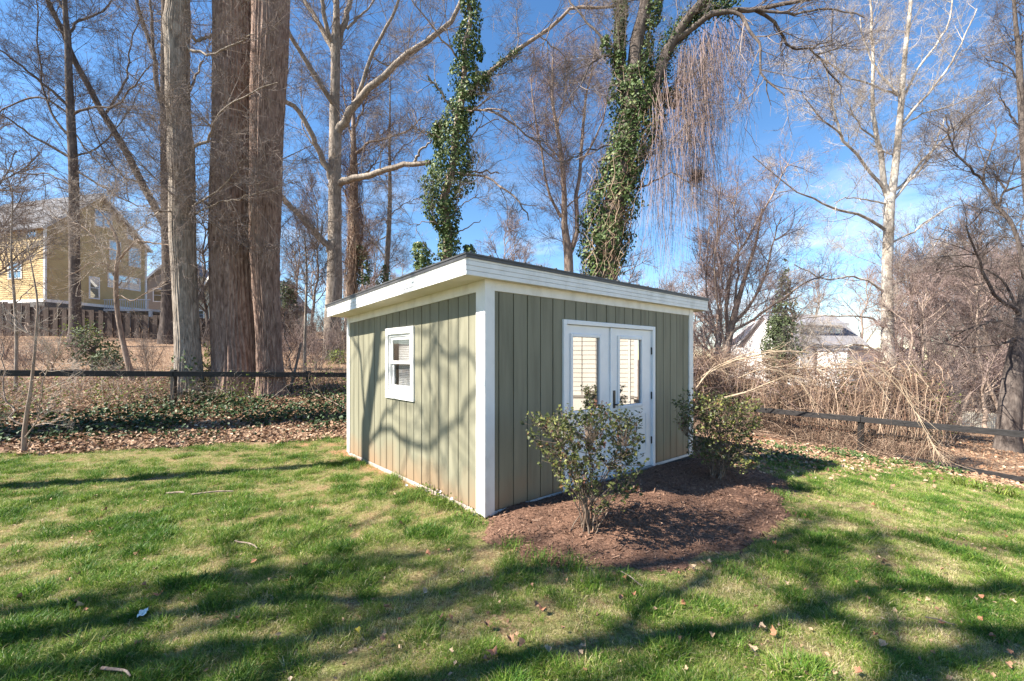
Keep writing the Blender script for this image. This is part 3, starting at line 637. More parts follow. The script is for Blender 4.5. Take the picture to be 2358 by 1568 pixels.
boxes('porch', [hb(3.2, 12.5, .2, 4, -4, 2.35)], WW, wh); boxes('porch_roof', [hb(3.0, 12.8, -.1, 4.3, 2.36, 2.6)], SHG, wh)
c4 = np.array([(1672-CX)/F*62, 62.])
rh, e4, f4 = gable_house('white_house', 'white gabled house with red roof seen right of the shed eave', c4, (.9, -.43), 7, 9, -1, 3.6, 6.6, WW, flat('red_metal_roof', (.42, .1, .07), .6), WW, over=.4)
c5 = np.array([(1740-CX)/F*56, 56.])
r5, e5, f5 = gable_house('white_garage', 'small white gabled garage left of the pale roofed white house', c5, (.95, -.3), 5, 6, -1, 3.0, 4.9, WW, SHG, WW, over=.3)
# cream lap sided house to the right, outside the frame: it shows in the door glass
ch = empty('cream_lap_house', (0, 0, 0), label='cream lap sided house wall reflected in the shed door panes', cat='house')
CW = M('cream_lap_siding', [(.3, (.62, .565, .49)), (.7, (.7, .65, .57))], 1.2, rough=.6)
HX, HY0, HY1 = 13.4, 1.0, 7.75; hg = -1.9
boxes('wall', [box((HX+.04, HY0, hg-.5), (HX+8, HY1, 3.0))], CW, ch)
o = boxes('lap_siding', lap((HX+.039, HY1), (HX+.039, HY0), .08, 2.9, .185, np.array([-1., 0])), CW, ch); o['kind'] = 'stuff'
boxes('corner_board', [box((HX-.01, HY1-.1, .05), (HX+.2, HY1+.03, 2.95))], TR, ch)
boxes('water_table', [box((HX-.0, HY0, -.02), (HX+.039, HY1-.11, .075))], flat('taupe_board', (.3, .26, .22), .8), ch)  # taupe strip, darker than the lap boards above it
for y in (5.55, 6.12, 6.75): boxes('cable', [box((HX-.015, y, .1), (HX+.008, y+.025, 2.9))], flat('grey_cable', (.12, .11, .1), .7), ch)
boxes('downspout', [box((HX-.1, 7.4, -1.2), (HX-.02, 7.48, 2.95))], TR, ch, bevel=.01)
v = np.array([[HX-.4, HY0-.4, 3.0], [HX+8.4, HY0-.4, 3.0], [HX+8.4, HY1+.4, 3.0], [HX-.4, HY1+.4, 3.0], [HX+4, HY0+3, 4.8], [HX+4.3, HY0+3, 4.8], [HX+4.3, HY1-3, 4.8], [HX+4, HY1-3, 4.8]])
boxes('roof', [v], RF, ch)

# ------------------------------------------------------------------ trees
def ridged(P, R, S, amp, fr, fz, seed=0.0, flare=None):
    """one fine tube with furrowed bark: P (K,3), R (K)"""
    K = len(P); V, Fq = tubes(P[None], R[None], S); V = V.reshape(K, S, 3)
    an = np.arange(S)*2*math.pi/S; C = np.cos(an)[None]; Sn = np.sin(an)[None]
    h = np.concatenate([[0], np.cumsum(np.linalg.norm(np.diff(P, axis=0), axis=1))])[:, None]
    wob = .35*(vn(C*2+seed, Sn*2, h*.9)-.5)
    a = vn((C+wob*.4)*fr+seed, (Sn+wob*.4)*fr, h*fz); b = vn(C*fr*2.1+seed+5, Sn*fr*2.1, h*fz*2)
    ph = an[None]*fr*2.4+4.2*vn(C*2.6+seed, Sn*2.6, h*fz*.45)+1.3*vn(C*7+seed, Sn*7, h*fz); rg = 1-np.abs(np.sin(ph))**.8; rg = .62*rg+.38*(.6*a+.4*b)
    lum = .12*(vn(C*1.5+seed, Sn*1.5, h*.5)-.5)+.05*(vn(C*3+seed, Sn*3, h*1.3)-.5)
    k = 1+lum*.9+(amp/np.maximum(R, .05))[:, None]*(rg-.5)*2
    if flare is not None:
        lob = .5+.5*np.cos(an*flare[1]+seed)[None]; k = k+flare[0]*lob*np.exp(-h[::-1]*0-((h.max()-h)/.55))
    V = P[:, None]+(V-P[:, None])*k[..., None]
    return V.reshape(-1, 3), Fq
def wpts(pts, Yd, dY=0.0):
    n = len(pts); return np.array([W(p[0], p[1], Yd+dY*(i/(n-1))**1.3) for i, p in enumerate(pts)])
def gtree(name, label, Yd, trunk, limbs, bark, twig, n=(60, 400, 1500), sc=1.0, S=12, ridge=None, cat='tree', group=None, top_from=0.0, lens=((1.2, 3.4), (.5, 1.4), (.2, .55)), flare=None, lean=0.0, up=.02, rtw=(.02, .009, .0045), crown_trunk=True, tpart=True):
    """trunk: (px, py, r px) from top to base; limbs: (points, r0 px, r1 px, depth change)"""
    tr = resample([(*W(p[0], p[1], Yd+lean*(1-i/(len(trunk)-1))), p[2]/F*Yd) for i, p in enumerate(trunk)], max(14, 5*len(trunk)) if ridge is None else ridge[3])
    b = tr[-1]; g = float(hz(b[0], b[1]))-.12
    if b[2] > g: tr = np.vstack([tr, [b[0], b[1], g, b[3]*1.06]])
    root = empty(name, (b[0], b[1], g+.12), label=label, cat=cat, group=group); off = np.array([b[0], b[1], g+.12])
    parts = []
    if ridge is not None: parts.append(ridged(tr[:, :3]-off, tr[:, 3], S, ridge[0], ridge[1], ridge[2], seed=b[0], flare=flare))
    else: parts.append(tubes((tr[:, :3]-off)[None], tr[None, :, 3], S))
    LP, LR = [], []
    for l in limbs:
        pts, r0, r1, dY = l[:4]; q = resample(wpts(pts, Yd+(l[4] if len(l) > 4 else 0), dY), 14)
        t = np.linspace(0, 1, 14); r = (r0+(r1-r0)*t**.8)/F*Yd
        q[1:-1] += rng.normal(size=(12, 3))*.03*sc
        LP.append(q-off); LR.append(r)
    if LP: parts.append(tubes(np.array(LP), np.array(LR), 7))
    V, Fs = merge(parts); t_ = mk('trunk', V, Fs, bark, root, smooth=True)
    if n[0]:
        if crown_trunk:
            k = tr[tr[:, 2] > g+2.0]
            if len(k) > 4: kk = resample(k[::-1], 14); LP.append(kk[:, :3]-off); LR.append(kk[:, 3])
        P0, R0 = np.array(LP), np.array(LR)
        P1, R1 = grow(P0, R0, n[0], .15, 1, [v*sc for v in lens[0]], (30, 65), rtw[0], rtw[1]*.9, up=up*2, wig=.14, K=7)
        P2, R2 = grow(P1, R1, n[1], .15, 1, [v*sc for v in lens[1]], (25, 60), rtw[1], rtw[2], up=up, wig=.16, K=5)
        V, Fs = merge([tubes(P1, R1, 4), tubes(P2, R2, 3)]); cr_ = mk('crown', V, Fs, twig, root)
        g = np.random.default_rng(int(rng.integers(1e9))); ns_ = int(n[2]*.62); j = g.integers(0, len(P2), ns_); t = g.uniform(.15, 1, ns_)*(P2.shape[1]-1.001); i = t.astype(int); f = (t-i)[:, None]
        p = P2[j, i]*(1-f)+P2[j, i+1]*f; d = unit(P2[j, i+1]-P2[j, i]); d = unit(d+g.normal(size=d.shape)*.55+[0, 0, up*4])
        scatter('twigs', p, eulers(d, g.uniform(0, 6.28, ns_)), g.uniform(.5, 1.25, ns_)*(lens[2][0]+lens[2][1])*1.0*sc, np.zeros(ns_), sprays(twig), twig, root)
    return root, off, tr
def ivy_on(root, off, Yd, env, n, size=.085, ext=None, mat=None, depth=.85, name='ivy'):
    """env: (xl, xr, y) rows in picture units; leaves wrap the column"""
    e_ = np.array(env, float); e_ = e_[np.argsort(e_[:, 2])]
    hts = e_[:, 2]; wdt = e_[:, 1]-e_[:, 0]; cw = np.concatenate([[0], np.cumsum((wdt[1:]+wdt[:-1])/2*np.diff(hts))])
    y = np.interp(rng.random(n)*cw[-1], cw, hts); xl = np.interp(y, hts, e_[:, 0]); xr = np.interp(y, hts, e_[:, 1])
    c_ = (xl+xr)/2; hw = (xr-xl)/2; th = rng.uniform(0, 2*math.pi, n)
    s = np.sqrt(rng.uniform(.25, 1, n)); lump = .5+1.0*fbm(c_*.04+np.cos(th)*2, y*.04, np.sin(th)*2)
    r = s*lump
    px = c_+hw*np.cos(th)*r; dy = np.sin(th)*r*hw/F*Yd*depth
    Yq = Yd+dy; pos = np.stack([(px-CX)/F*Yd, Yq, EYE-(y-HY)/F*Yd], 1)
    keep = fbm(pos[:, 0]*2.2, pos[:, 2]*2.2, pos[:, 1]*2.2) > .35
    keep |= s < .56
    pos = pos[keep]; th = th[keep]; m_ = len(pos)
    nr = np.stack([np.cos(th), np.sin(th), np.full(m_, .25)], 1)+rng.normal(size=(m_, 3))*.55
    sz = 1.35*size*rng.uniform(.45, 1.3, m_); V, Ft = leaves(pos-off, nr, sz, 1.0)
    tint = np.repeat(np.clip(rng.normal(.63, .2, m_), 0, 1), 4)
    o = mk(name, V, Ft, mat or IVY, root, attrs={'tint': tint}); o['kind'] = 'stuff'; return o
def ivy_limb(root, off, P, rad, n, size=.08, name='ivy'):
    P = np.asarray(P); t = rng.uniform(0, len(P)-1.001, n); i = t.astype(int); f = (t-i)[:, None]
    pos = P[i]*(1-f)+P[i+1]*f+rng.normal(size=(n, 3))*rad*.6
    V, Ft = leaves(pos, rng.normal(size=(n, 3))+[-.3, -.5, .5], size*rng.uniform(.6, 1.2, n))
    o = mk(name, V, Ft, IVY, root, attrs={'tint': np.repeat(np.clip(rng.normal(.48, .2, n), 0, 1), 4)}); o['kind'] = 'stuff'; return o

# the pair of big tulip trees and the single grey trunk, just beyond the rail fence
r1_, o1_, _ = gtree('tulip_tree', 'massive brown furrowed trunk, left one of the touching pair beyond the rail fence', 12.6,
    [(546, -700, 37.1), (545, -300, 43.3), (545, 0, 46.4), (542, 240, 45.3), (540, 400, 45.3), (539, 537, 47.4), (542, 650, 48.4), (546, 760, 50.5), (550, 838, 52.5), (550, 890, 57.7), (549, 930, 65.9)],
    [([(560, -200), (480, -420), (380, -600)], 16, 5, -2), ([(530, -350), (620, -520), (720, -640)], 14, 5, 2)], B_TULIP, TW_GREY, n=(24, 120, 400), S=230, ridge=(.03, 9, 1.6, 230), flare=(.22, 5), lens=((1.5, 4), (.6, 1.6), (.2, .6)))
r2_, o2_, _ = gtree('tulip_tree', 'tall brown furrowed trunk, right one of the touching pair beyond the rail fence', 12.2,
    [(641, -700, 26.0), (633, -300, 33.5), (625, 0, 37.2), (622, 120, 38.1), (617, 240, 35.3), (612, 400, 32.6), (610, 537, 30.7), (613, 660, 27.9), (618, 760, 26.0), (621, 838, 26.0), (624, 890, 29.8), (626, 930, 37.2)],
    [([(640, -250), (720, -420), (800, -600)], 14, 5, 1), ([(610, -350), (540, -520), (470, -640)], 12, 4, -1.5)], B_TULIP, TW_GREY, n=(24, 120, 400), S=200, ridge=(.03, 8, 1.6, 230), flare=(.25, 4), lens=((1.5, 4), (.6, 1.6), (.2, .6)))
r3_, o3_, _ = gtree('grey_tree', 'pale grey knobbly trunk with ivy at its foot, left of the touching pair', 11.9,
    [(404, -600, 15), (407, -250, 19), (410, 0, 22), (407, 60, 25), (408, 120, 23), (409, 240, 23), (414, 300, 23), (417, 345, 26), (420, 430, 25), (420, 537, 26), (425, 640, 24), (431, 760, 24), (434, 838, 26), (436, 890, 30), (437, 925, 38)],
    [([(420, 330), (443, 336), (475, 318), (490, 295), (515, 250), (560, 225), (640, 190)], 4.5, 1, -1.5), ([(425, 85), (460, 88), (500, 82)], 5, 2.5, .6), ([(425, 100), (455, 118), (492, 126), (540, 104), (585, 78)], 4, 1, -1),
     ([(418, 480), (460, 470), (520, 420), (560, 365)], 3.5, .8, -1), ([(425, 250), (445, 195), (468, 140)], 4.5, 1.5, .8), ([(415, 492), (380, 486), (340, 497)], 3, 1, -1), ([(430, 500), (500, 470), (560, 455), (640, 430)], 2.2, .7, -1.2)],
    B_GREY, TW_GREY, n=(110, 600, 1800), S=150, ridge=(.014, 7, 2.0, 240), flare=(.2, 4), lens=((.8, 2.4), (.4, 1.1), (.2, .5)), rtw=(.011, .006, .0035))
def foot_ivy(root, off, Yd, env, n, size=.07): ivy_on(root, off, Yd, env, n, size, mat=IVY, depth=.9)
foot_ivy(r1_, o1_, 12.6, [(492, 560, 770), (490, 585, 850), (470, 625, 915), (455, 640, 950)], 900)
foot_ivy(r2_, o2_, 12.2, [(598, 640, 880), (590, 660, 950)], 380)
foot_ivy(r3_, o3_, 11.9, [(412, 455, 790), (402, 468, 850), (392, 485, 915), (385, 500, 960)], 1000)

gtree('leaning_tree', 'dark forked tree with a long limb leaning left behind the pale grey trunk', 25.,
    [(383, -350, 4), (381, -100, 6), (379, 150, 8), (380, 300, 9), (383, 450, 10.5), (386, 537, 12), (387, 640, 12), (386, 730, 14), (385, 772, 18)],
    [([(386, 545), (377, 514), (326, 421), (284, 336), (240, 264), (192, 175), (165, 127), (147, 72), (113, 10), (90, -60)], 9, 4, -3), ([(380, 260), (368, 223), (356, 137), (329, 51), (315, 0), (300, -80)], 6, 3, 1),
     ([(356, 137), (350, 70), (346, 0), (345, -90)], 4, 2, 1), ([(240, 264), (290, 190), (300, 110), (330, 20)], 3, 1, 2), ([(326, 421), (280, 400), (230, 330), (200, 250)], 2.5, 1, -1)],
    B_DARK, TW_DARK, n=(130, 700, 2600), S=14, lens=((1.6, 4.2), (.6, 1.6), (.25, .7)))
gtree('slender_tree', 'straight slender dark trunk standing in front of the yellow house', 22.,
    [(140, -300, 3), (149, 0, 4.5), (156, 86, 6), (159, 188, 7), (164, 291, 8), (170, 411, 9), (171, 537, 9.5), (172, 640, 10), (174, 745, 11.5), (175, 775, 15)],
    [([(158, 80), (164, 69), (192, 45), (236, 26), (262, -10)], 3.5, 1.5, 2), ([(170, 262), (223, 247), (274, 240), (308, 199), (350, 147)], 3, 1, -2), ([(154, 240), (99, 192), (41, 147), (0, 113), (-60, 80)], 3.5, 1.2, -2),
     ([(158, 360), (86, 319), (34, 284), (0, 264), (-60, 230)], 3.2, 1, -1), ([(158, 262), (103, 226), (51, 233), (0, 260), (-30, 290)], 2.8, 1, 2), ([(154, 308), (120, 264), (99, 206), (91, 137), (87, 45), (84, -40)], 3, 1, 1),
     ([(172, 390), (250, 440), (310, 470), (350, 478)], 2.5, .8, -2), ([(172, 360), (240, 330), (300, 250), (330, 190)], 2.2, .8, 2), ([(165, 300), (230, 380), (300, 430)], 2, .7, -1), ([(150, 20), (100, -30), (40, -60)], 3, 1, 0), ([(168, 430), (110, 400), (40, 400), (-20, 380)], 2, .8, 1.5)],
    B_DARK, TW_DARK, n=(150, 800, 3000), S=12, lens=((1.2, 3.4), (.5, 1.4), (.25, .65)))
gtree('smooth_grey_tree', 'grey tree with wide spreading limbs rising left of the shed roof', 21.,
    [(775, -10, 6), (774, 60, 8), (773, 112, 10), (772, 190, 10.5), (770, 270, 11.5), (772, 300, 13.5), (771, 400, 14), (771, 537, 14.5), (770, 640, 17), (766, 760, 19), (766, 815, 21), (766, 832, 26)],
    [([(771, 130), (765, 115), (741, 65), (720, 31), (700, 0), (670, -60)], 7, 4, 1), ([(765, 110), (761, 90), (749, 51), (741, 0), (738, -80)], 6, 4, -1), ([(773, 118), (777, 105), (789, 69), (799, 27), (808, 0), (825, -80)], 8, 5, 1),
     ([(770, 315), (785, 290), (799, 271), (823, 236), (854, 199), (898, 161), (933, 130), (984, 96), (1018, 65), (1049, 27), (1080, -40)], 11, 4, -2), ([(823, 236), (837, 185), (854, 130), (868, 99), (898, 48), (919, 0), (935, -60)], 5, 2.5, -1, -.4),
     ([(775, 425), (795, 415), (820, 410), (861, 401), (905, 389), (950, 379), (991, 374)], 9, 4.5, -2.5), ([(952, 376), (970, 346), (994, 322)], 3.5, 1.5, -.5, -2),
     ([(771, 245), (765, 233), (741, 199), (710, 151), (683, 103), (660, 60), (640, 10)], 7.5, 3.5, -2), ([(768, 420), (758, 401), (734, 343), (713, 302), (683, 250), (652, 230)], 8, 4.5, -1.5),
     ([(764, 580), (754, 564), (717, 526), (675, 480), (646, 451), (620, 420)], 8.5, 5, -1.5), ([(799, 66), (840, 25), (880, -20)], 3, 1.5, 1), ([(854, 130), (900, 150), (960, 120), (1000, 60)], 2, .8, 1), ([(734, 343), (700, 300), (690, 200)], 2, .8, .5)],
    B_GREY, TW_GREY, n=(130, 700, 2400), S=26, ridge=(.012, 6, .8, 110), lens=((1.2, 3.4), (.5, 1.4), (.25, .6)))
t7, o7, _ = gtree('vine_covered_tree', 'brown trunk wrapped in dry vines just right of the smooth grey tree', 25.,
    [(812, 180, 2), (814, 300, 5), (815, 400, 9), (816, 537, 10), (810, 640, 11), (806, 720, 12), (806, 800, 14)],
    [([(816, 360), (833, 343), (854, 326), (888, 319), (943, 298), (970, 270)], 4, 1.2, -1), ([(812, 330), (800, 260), (790, 200)], 3, 1, 1), ([(820, 420), (860, 380), (890, 330)], 2.5, 1, 1), ([(815, 300), (840, 240), (850, 170)], 3, 1, 0), ([(815, 480), (790, 440), (775, 380)], 2, .8, 0)],
    B_TAN, TW_TAN, n=(150, 700, 1900), S=10, lens=((.8, 2.6), (.4, 1.2), (.2, .6)))
def vines_on(root, off, Yd, env, n, r=(.008, .016), mat=None, name='dry_vines', ln=(.8, 2.2)):
    e_ = np.array(env, float); y = rng.uniform(e_[0, 2], e_[-1, 2], n); K = 7; P = np.empty((n, K, 3)); th = rng.uniform(0, 6.3, n); s = rng.uniform(.6, 1.15, n)
    dy = rng.uniform(*ln, n)*F/Yd*np.where(rng.random(n) < .7, 1, .3); dth = rng.normal(0, .9, n)
    for k in range(K):
        yy = np.clip(y+(k/(K-1)-.5)*dy, e_[0, 2], e_[-1, 2]+30); t = th+dth*(k/(K-1))+rng.normal(0, .12, n)
        xl = np.interp(yy, e_[:, 2], e_[:, 0]); xr = np.interp(yy, e_[:, 2], e_[:, 1]); hw = (xr-xl)/2*s*(1+rng.normal(0, .08, n))
        px = (xl+xr)/2+hw*np.cos(t); P[:, k] = np.stack([(px-CX)/F*Yd, Yd+hw*np.sin(t)/F*Yd, EYE-(yy-HY)/F*Yd], 1)
    rr = rng.uniform(*r, n)[:, None]*np.linspace(1, .6, K)[None]
    V, Fq = tubes(P-off, rr, 3); o = mk(name, V, Fq, mat or TW_TAN, root, attrs={'tint': np.repeat(rng.random(n), K*3)}); o['kind'] = 'stuff'; return o
vines_on(t7, o7, 25., [(800, 832, 390), (799, 833, 537), (792, 826, 680), (785, 826, 800)], 700)
ivy_on(t7, o7, 25., [(806, 835, 560), (822, 850, 590), (824, 856, 630), (822, 852, 655)], 900, .09)
t8, o8, _ = gtree('thin_tree', 'thin straight tree with ivy foot just left of the near shed roof slope', 26.,
    [(898, 120, .8), (898, 257, 2), (897, 343, 3), (898, 445, 4.5), (895, 537, 5.5), (890, 618, 6), (886, 700, 7), (886, 800, 9)],
    [([(897, 440), (870, 400), (840, 360)], 1.5, .6, 0), ([(897, 380), (925, 340), (960, 320)], 1.5, .6, 0), ([(893, 540), (850, 560), (800, 500)], 1.6, .6, 1), ([(893, 500), (930, 470), (970, 455)], 1.5, .6, -1), ([(891, 600), (850, 540), (835, 470)], 2, .7, 1)],
    B_GREY, TW_GREY, n=(70, 420, 1600), S=8, lens=((1., 2.6), (.4, 1.2), (.2, .6)))
ivy_on(t8, o8, 26., [(880, 898, 612), (872, 902, 640), (868, 904, 668)], 420, .09)
t9, o9, _ = gtree('ivy_tree', 'pale ivy column tree rising directly behind the high corner of the shed', 17.,
    [(1080, -150, 3), (1079, 0, 5), (1083, 51, 5), (1071, 103, 6), (1070, 154, 6), (1066, 206, 7), (1059, 257, 8), (1049, 308, 8), (1046, 360, 9), (1035, 411, 9), (1022, 463, 9), (1029, 520, 10), (1030, 620, 11), (1030, 760, 12), (1030, 850, 14)],
    [([(1070, 225), (1087, 206), (1121, 175), (1162, 137), (1203, 110), (1245, 79), (1286, 41), (1313, 21), (1351, 24), (1400, 15), (1440, 5)], 6, 2.4, -1.5), ([(1062, 250), (1090, 250), (1121, 255), (1162, 272), (1197, 297), (1241, 332), (1272, 363), (1299, 374)], 3.5, 1.2, 1),
     ([(1065, 262), (1092, 252), (1130, 250), (1165, 260), (1190, 290), (1196, 330)], 2.2, .8, -1.5), ([(1055, 350), (1083, 319), (1107, 291), (1149, 274)], 2.5, 1, 1), ([(1045, 400), (1087, 401), (1121, 408), (1162, 435), (1200, 470), (1217, 507)], 3.5, 1.4, -1.5), ([(1050, 398), (1090, 396), (1149, 399)], 3, 1.6, 1),
     ([(1050, 260), (1029, 233), (1008, 202), (981, 173)], 3, 1.2, -.5), ([(1040, 330), (1008, 312), (977, 305), (946, 295)], 2.5, .9, -1), ([(1060, 135), (1042, 120), (1018, 86), (988, 51), (950, 0), (930, -50)], 2.8, 1, -1), ([(1035, 505), (1056, 480), (1101, 446)], 2.2, .8, -.6), ([(1030, 545), (1060, 531), (1107, 507)], 2.4, .9, .6),
     ([(1040, 520), (990, 510), (940, 518)], 1.8, .7, -1), ([(1286, 41), (1260, 80), (1250, 130), (1290, 200)], 1.4, .6, 1, -1), ([(1241, 82), (1300, 130), (1330, 170)], 1.5, .6, 1, -1)],
    B_TAN, TW_GREY, n=(90, 480, 1700), S=12, lens=((.8, 2.2), (.4, 1.1), (.2, .5)), crown_trunk=False)
env9 = [(1056, 1101, 0), (1060, 1114, 51), (1042, 1101, 103), (1046, 1094, 137), (1039, 1107, 171), (1039, 1111, 223), (1022, 1094, 257), (1005, 1087, 291), (998, 1083, 325), (1001, 1101, 360), (974, 1090, 394), (974, 1087, 428), (970, 1059, 463), (974, 1063, 497), (1008, 1056, 537), (1003, 1060, 600)]
env9 = [(1060, 1098, -140)]+env9
ivy_on(t9, o9, 17., env9, 13500, .085)
ivy_on(t9, o9, 17., [(950, 978, 560), (945, 1000, 580), (950, 1003, 615), (960, 1003, 660)], 1500, .085)
ivy_on(t9, o9, 17., [(1090, 1106, 95), (1092, 1118, 118), (1098, 1112, 140)], 300, .085)
ivy_on(t9, o9, 17., [(998, 1024, 280), (992, 1018, 310), (1000, 1016, 335)], 500, .085)
ivy_on(t9, o9, 17., [(1084, 1128, 172), (1088, 1136, 195), (1080, 1112, 225)], 700, .085)
ivy_on(t9, o9, 17., [(1068, 1090, 565), (1066, 1098, 585), (1055, 1095, 620)], 700, .085)
ivy_limb(t9, o9, resample(wpts([(1066, 225), (1087, 206), (1121, 175), (1162, 140), (1195, 115)], 17., -.5), 20)-o9, .16, 1300)
ivy_limb(t9, o9, resample(wpts([(1040, 245), (1029, 233), (1008, 202), (985, 180)], 17.), 10)-o9, .09, 250)
ivy_limb(t9, o9, resample(wpts([(1040, 330), (1008, 312), (985, 307)], 17.), 10)-o9, .1, 250)
gtree('twin_stem_tree', 'tall pinkish twin stemmed bare tree between the two ivy trees', 24.,
    [(1274, 100, 1), (1272, 223, 3), (1282, 291, 4), (1293, 360, 5), (1299, 445, 6), (1300, 520, 7.5), (1308, 580, 10), (1310, 650, 11), (1310, 800, 13)],
    [([(1309, 590), (1327, 537), (1327, 463), (1337, 377), (1344, 274), (1351, 206), (1368, 137), (1372, 90)], 7, 1.2, 1), ([(1292, 500), (1262, 445), (1248, 360), (1231, 257), (1222, 180)], 4, 1, 0), ([(1337, 377), (1380, 300), (1400, 220)], 3, 1, -1), ([(1293, 370), (1250, 320), (1215, 280)], 2, .8, 1), ([(1300, 480), (1350, 440), (1400, 400)], 2, .8, 0), ([(1282, 300), (1300, 220), (1305, 150)], 2, .8, 0)],
    B_TAN, TW_PINK, n=(150, 800, 2500), S=10, lens=((1., 3.), (.5, 1.4), (.25, .7)), up=.05)
TV_DK = M('grey_vine', [(.2, (.1, .07, .05)), (.8, (.27, .2, .15))], .9, attr='tint', rough=.9, spec=.1)
t11, o11, _ = gtree('ivy_tree', 'huge dark ivy clad tree leaning right above the shed roof, hung with vines', 15.,
    [(1500, -200, 12), (1488, 0, 14), (1468, 86, 15), (1460, 170, 18), (1452, 260, 22), (1440, 340, 24), (1425, 430, 25), (1405, 520, 26), (1392, 640, 27), (1390, 760, 28), (1390, 850, 32)],
    [([(1450, 270), (1427, 160), (1430, 69), (1434, 0), (1440, -120)], 13, 8, 1), ([(1452, 280), (1490, 230), (1509, 192), (1530, 130), (1557, 79), (1598, 27), (1650, -30)], 15, 9, -1), ([(1540, 110), (1600, 60), (1674, 27), (1742, 21), (1811, 10), (1900, -10)], 8, 3, -2, -.5),
     ([(1674, 27), (1708, 34), (1725, 75), (1749, 103), (1749, 165), (1776, 195), (1807, 219)], 4, 1.2, -1, -2), ([(1700, 22), (1735, 24), (1776, 48), (1804, 75), (1817, 106), (1870, 116), (1890, 135), (1940, 200)], 4, 1.2, 1, -2), ([(1742, 21), (1820, 30), (1900, 20), (1990, 40)], 3, 1.2, -1, -2),
     ([(1425, 150), (1400, 110), (1360, 60), (1320, 10), (1290, -40)], 4, 1.6, 1), ([(1430, 120), (1390, 130), (1360, 145), (1340, 190), (1310, 230)], 3, 1, -1), ([(1470, 260), (1530, 220), (1565, 222), (1580, 260), (1590, 330)], 5, 1.2, -1), ([(1420, 440), (1480, 430), (1540, 400), (1600, 430)], 3, 1, -1), ([(1420, 330), (1360, 345), (1300, 370)], 2.5, .8, 0)],
    B_DARK, TW_GREY, n=(130, 700, 1800), S=20, lens=((.8, 2.2), (.4, 1.1), (.2, .5)), crown_trunk=False)
ivy_on(t11, o11, 15., [(1408, 1512, 170), (1402, 1528, 240), (1406, 1520, 290), (1395, 1515, 340), (1374, 1490, 380), (1365, 1474, 430), (1340, 1475, 480), (1338, 1455, 515), (1334, 1450, 560), (1340, 1440, 610), (1345, 1425, 700)], 13500, .082)
ivy_on(t11, o11, 15., [(1424, 1450, -60), (1414, 1446, 0), (1412, 1442, 80), (1408, 1446, 170)], 2200, .08)
ivy_on(t11, o11, 15., [(1490, 1540, -60), (1482, 1530, 0), (1470, 1512, 90), (1452, 1500, 180)], 2400, .08)
ivy_on(t11, o11, 15., [(1385, 1405, 85), (1380, 1412, 110), (1392, 1420, 140)], 260, .08)
ivy_on(t11, o11, 15., [(1535, 1560, 204), (1520, 1572, 222), (1530, 1560, 245)], 420, .08)
ivy_limb(t11, o11, resample(wpts([(1490, 230), (1509, 192), (1530, 130), (1557, 79), (1598, 40), (1640, 15), (1690, 15)], 15., -1), 30)-o11, .3, 5200, .08)
vines_on(t11, o11, 15., [(1395, 1500, 170), (1400, 1520, 280), (1370, 1490, 380), (1350, 1465, 480), (1345, 1440, 600)], 130, r=(.005, .011), mat=TV_DK, ln=(1, 2.8))
vines_on(t11, o11, 14.9, [(1350, 1460, 380), (1345, 1450, 500), (1335, 1445, 640)], 150, r=(.005, .011), ln=(1, 2.4))
# hanging curtain of thin vines off the leaning limb
n = 620; K = 12; px0 = np.concatenate([rng.choice(rng.uniform(1480, 1640, 26), 440)+rng.normal(0, 5, 440), rng.choice(rng.uniform(1640, 1720, 9), 180)+rng.normal(0, 5, 180)]); Y0 = rng.uniform(13.5, 16.5, n)
y0 = np.interp(px0, [1480, 1530, 1580, 1640, 1720], [240, 150, 90, 40, 30])+rng.uniform(0, 330, n)*rng.random(n)
lenp = rng.uniform(90, 430, n)*np.where(px0 > 1640, .55, 1); P = np.empty((n, K, 3)); x = px0.copy(); dx = rng.normal(6, 10, n)
for k in range(K):
    P[:, k] = np.stack([(x-CX)/F*Y0, Y0+rng.normal(0, .02, n), EYE-(y0+lenp*k/(K-1)-HY)/F*Y0], 1); dx = dx*.7+rng.normal(0, 6, n); x = x+dx*.45
rr = rng.uniform(.0035, .009, n)[:, None]*np.linspace(1, .5, K)[None]
P1, R1 = grow(P, rr, 2600, .05, .95, (.15, .8), (20, 75), .004, .002, up=-.06, wig=.3, K=5)
V, Fs = merge([tubes(P-o11, rr, 3), tubes(P1-o11, R1, 3)]); ov = mk('hanging_vines', V, Fs, TW_PINK, t11); ov['kind'] = 'stuff'
nest = wpts([(1606, 405)], 15.)[0] if False else W(1606, 405, 15.)
q = rng.normal(size=(160, 3)); q = unit(q)*.2*rng.uniform(.6, 1, (160, 1))*[1, 1, .8]; P = np.stack([q+rng.normal(size=q.shape)*.03, q+rng.normal(size=q.shape)*.1, q+rng.normal(size=q.shape)*.18], 1)+nest-o11
V, Fq = tubes(P, np.full((160, 3), .006), 3); mk('twig_nest', V, Fq, TW_DARK, t11)
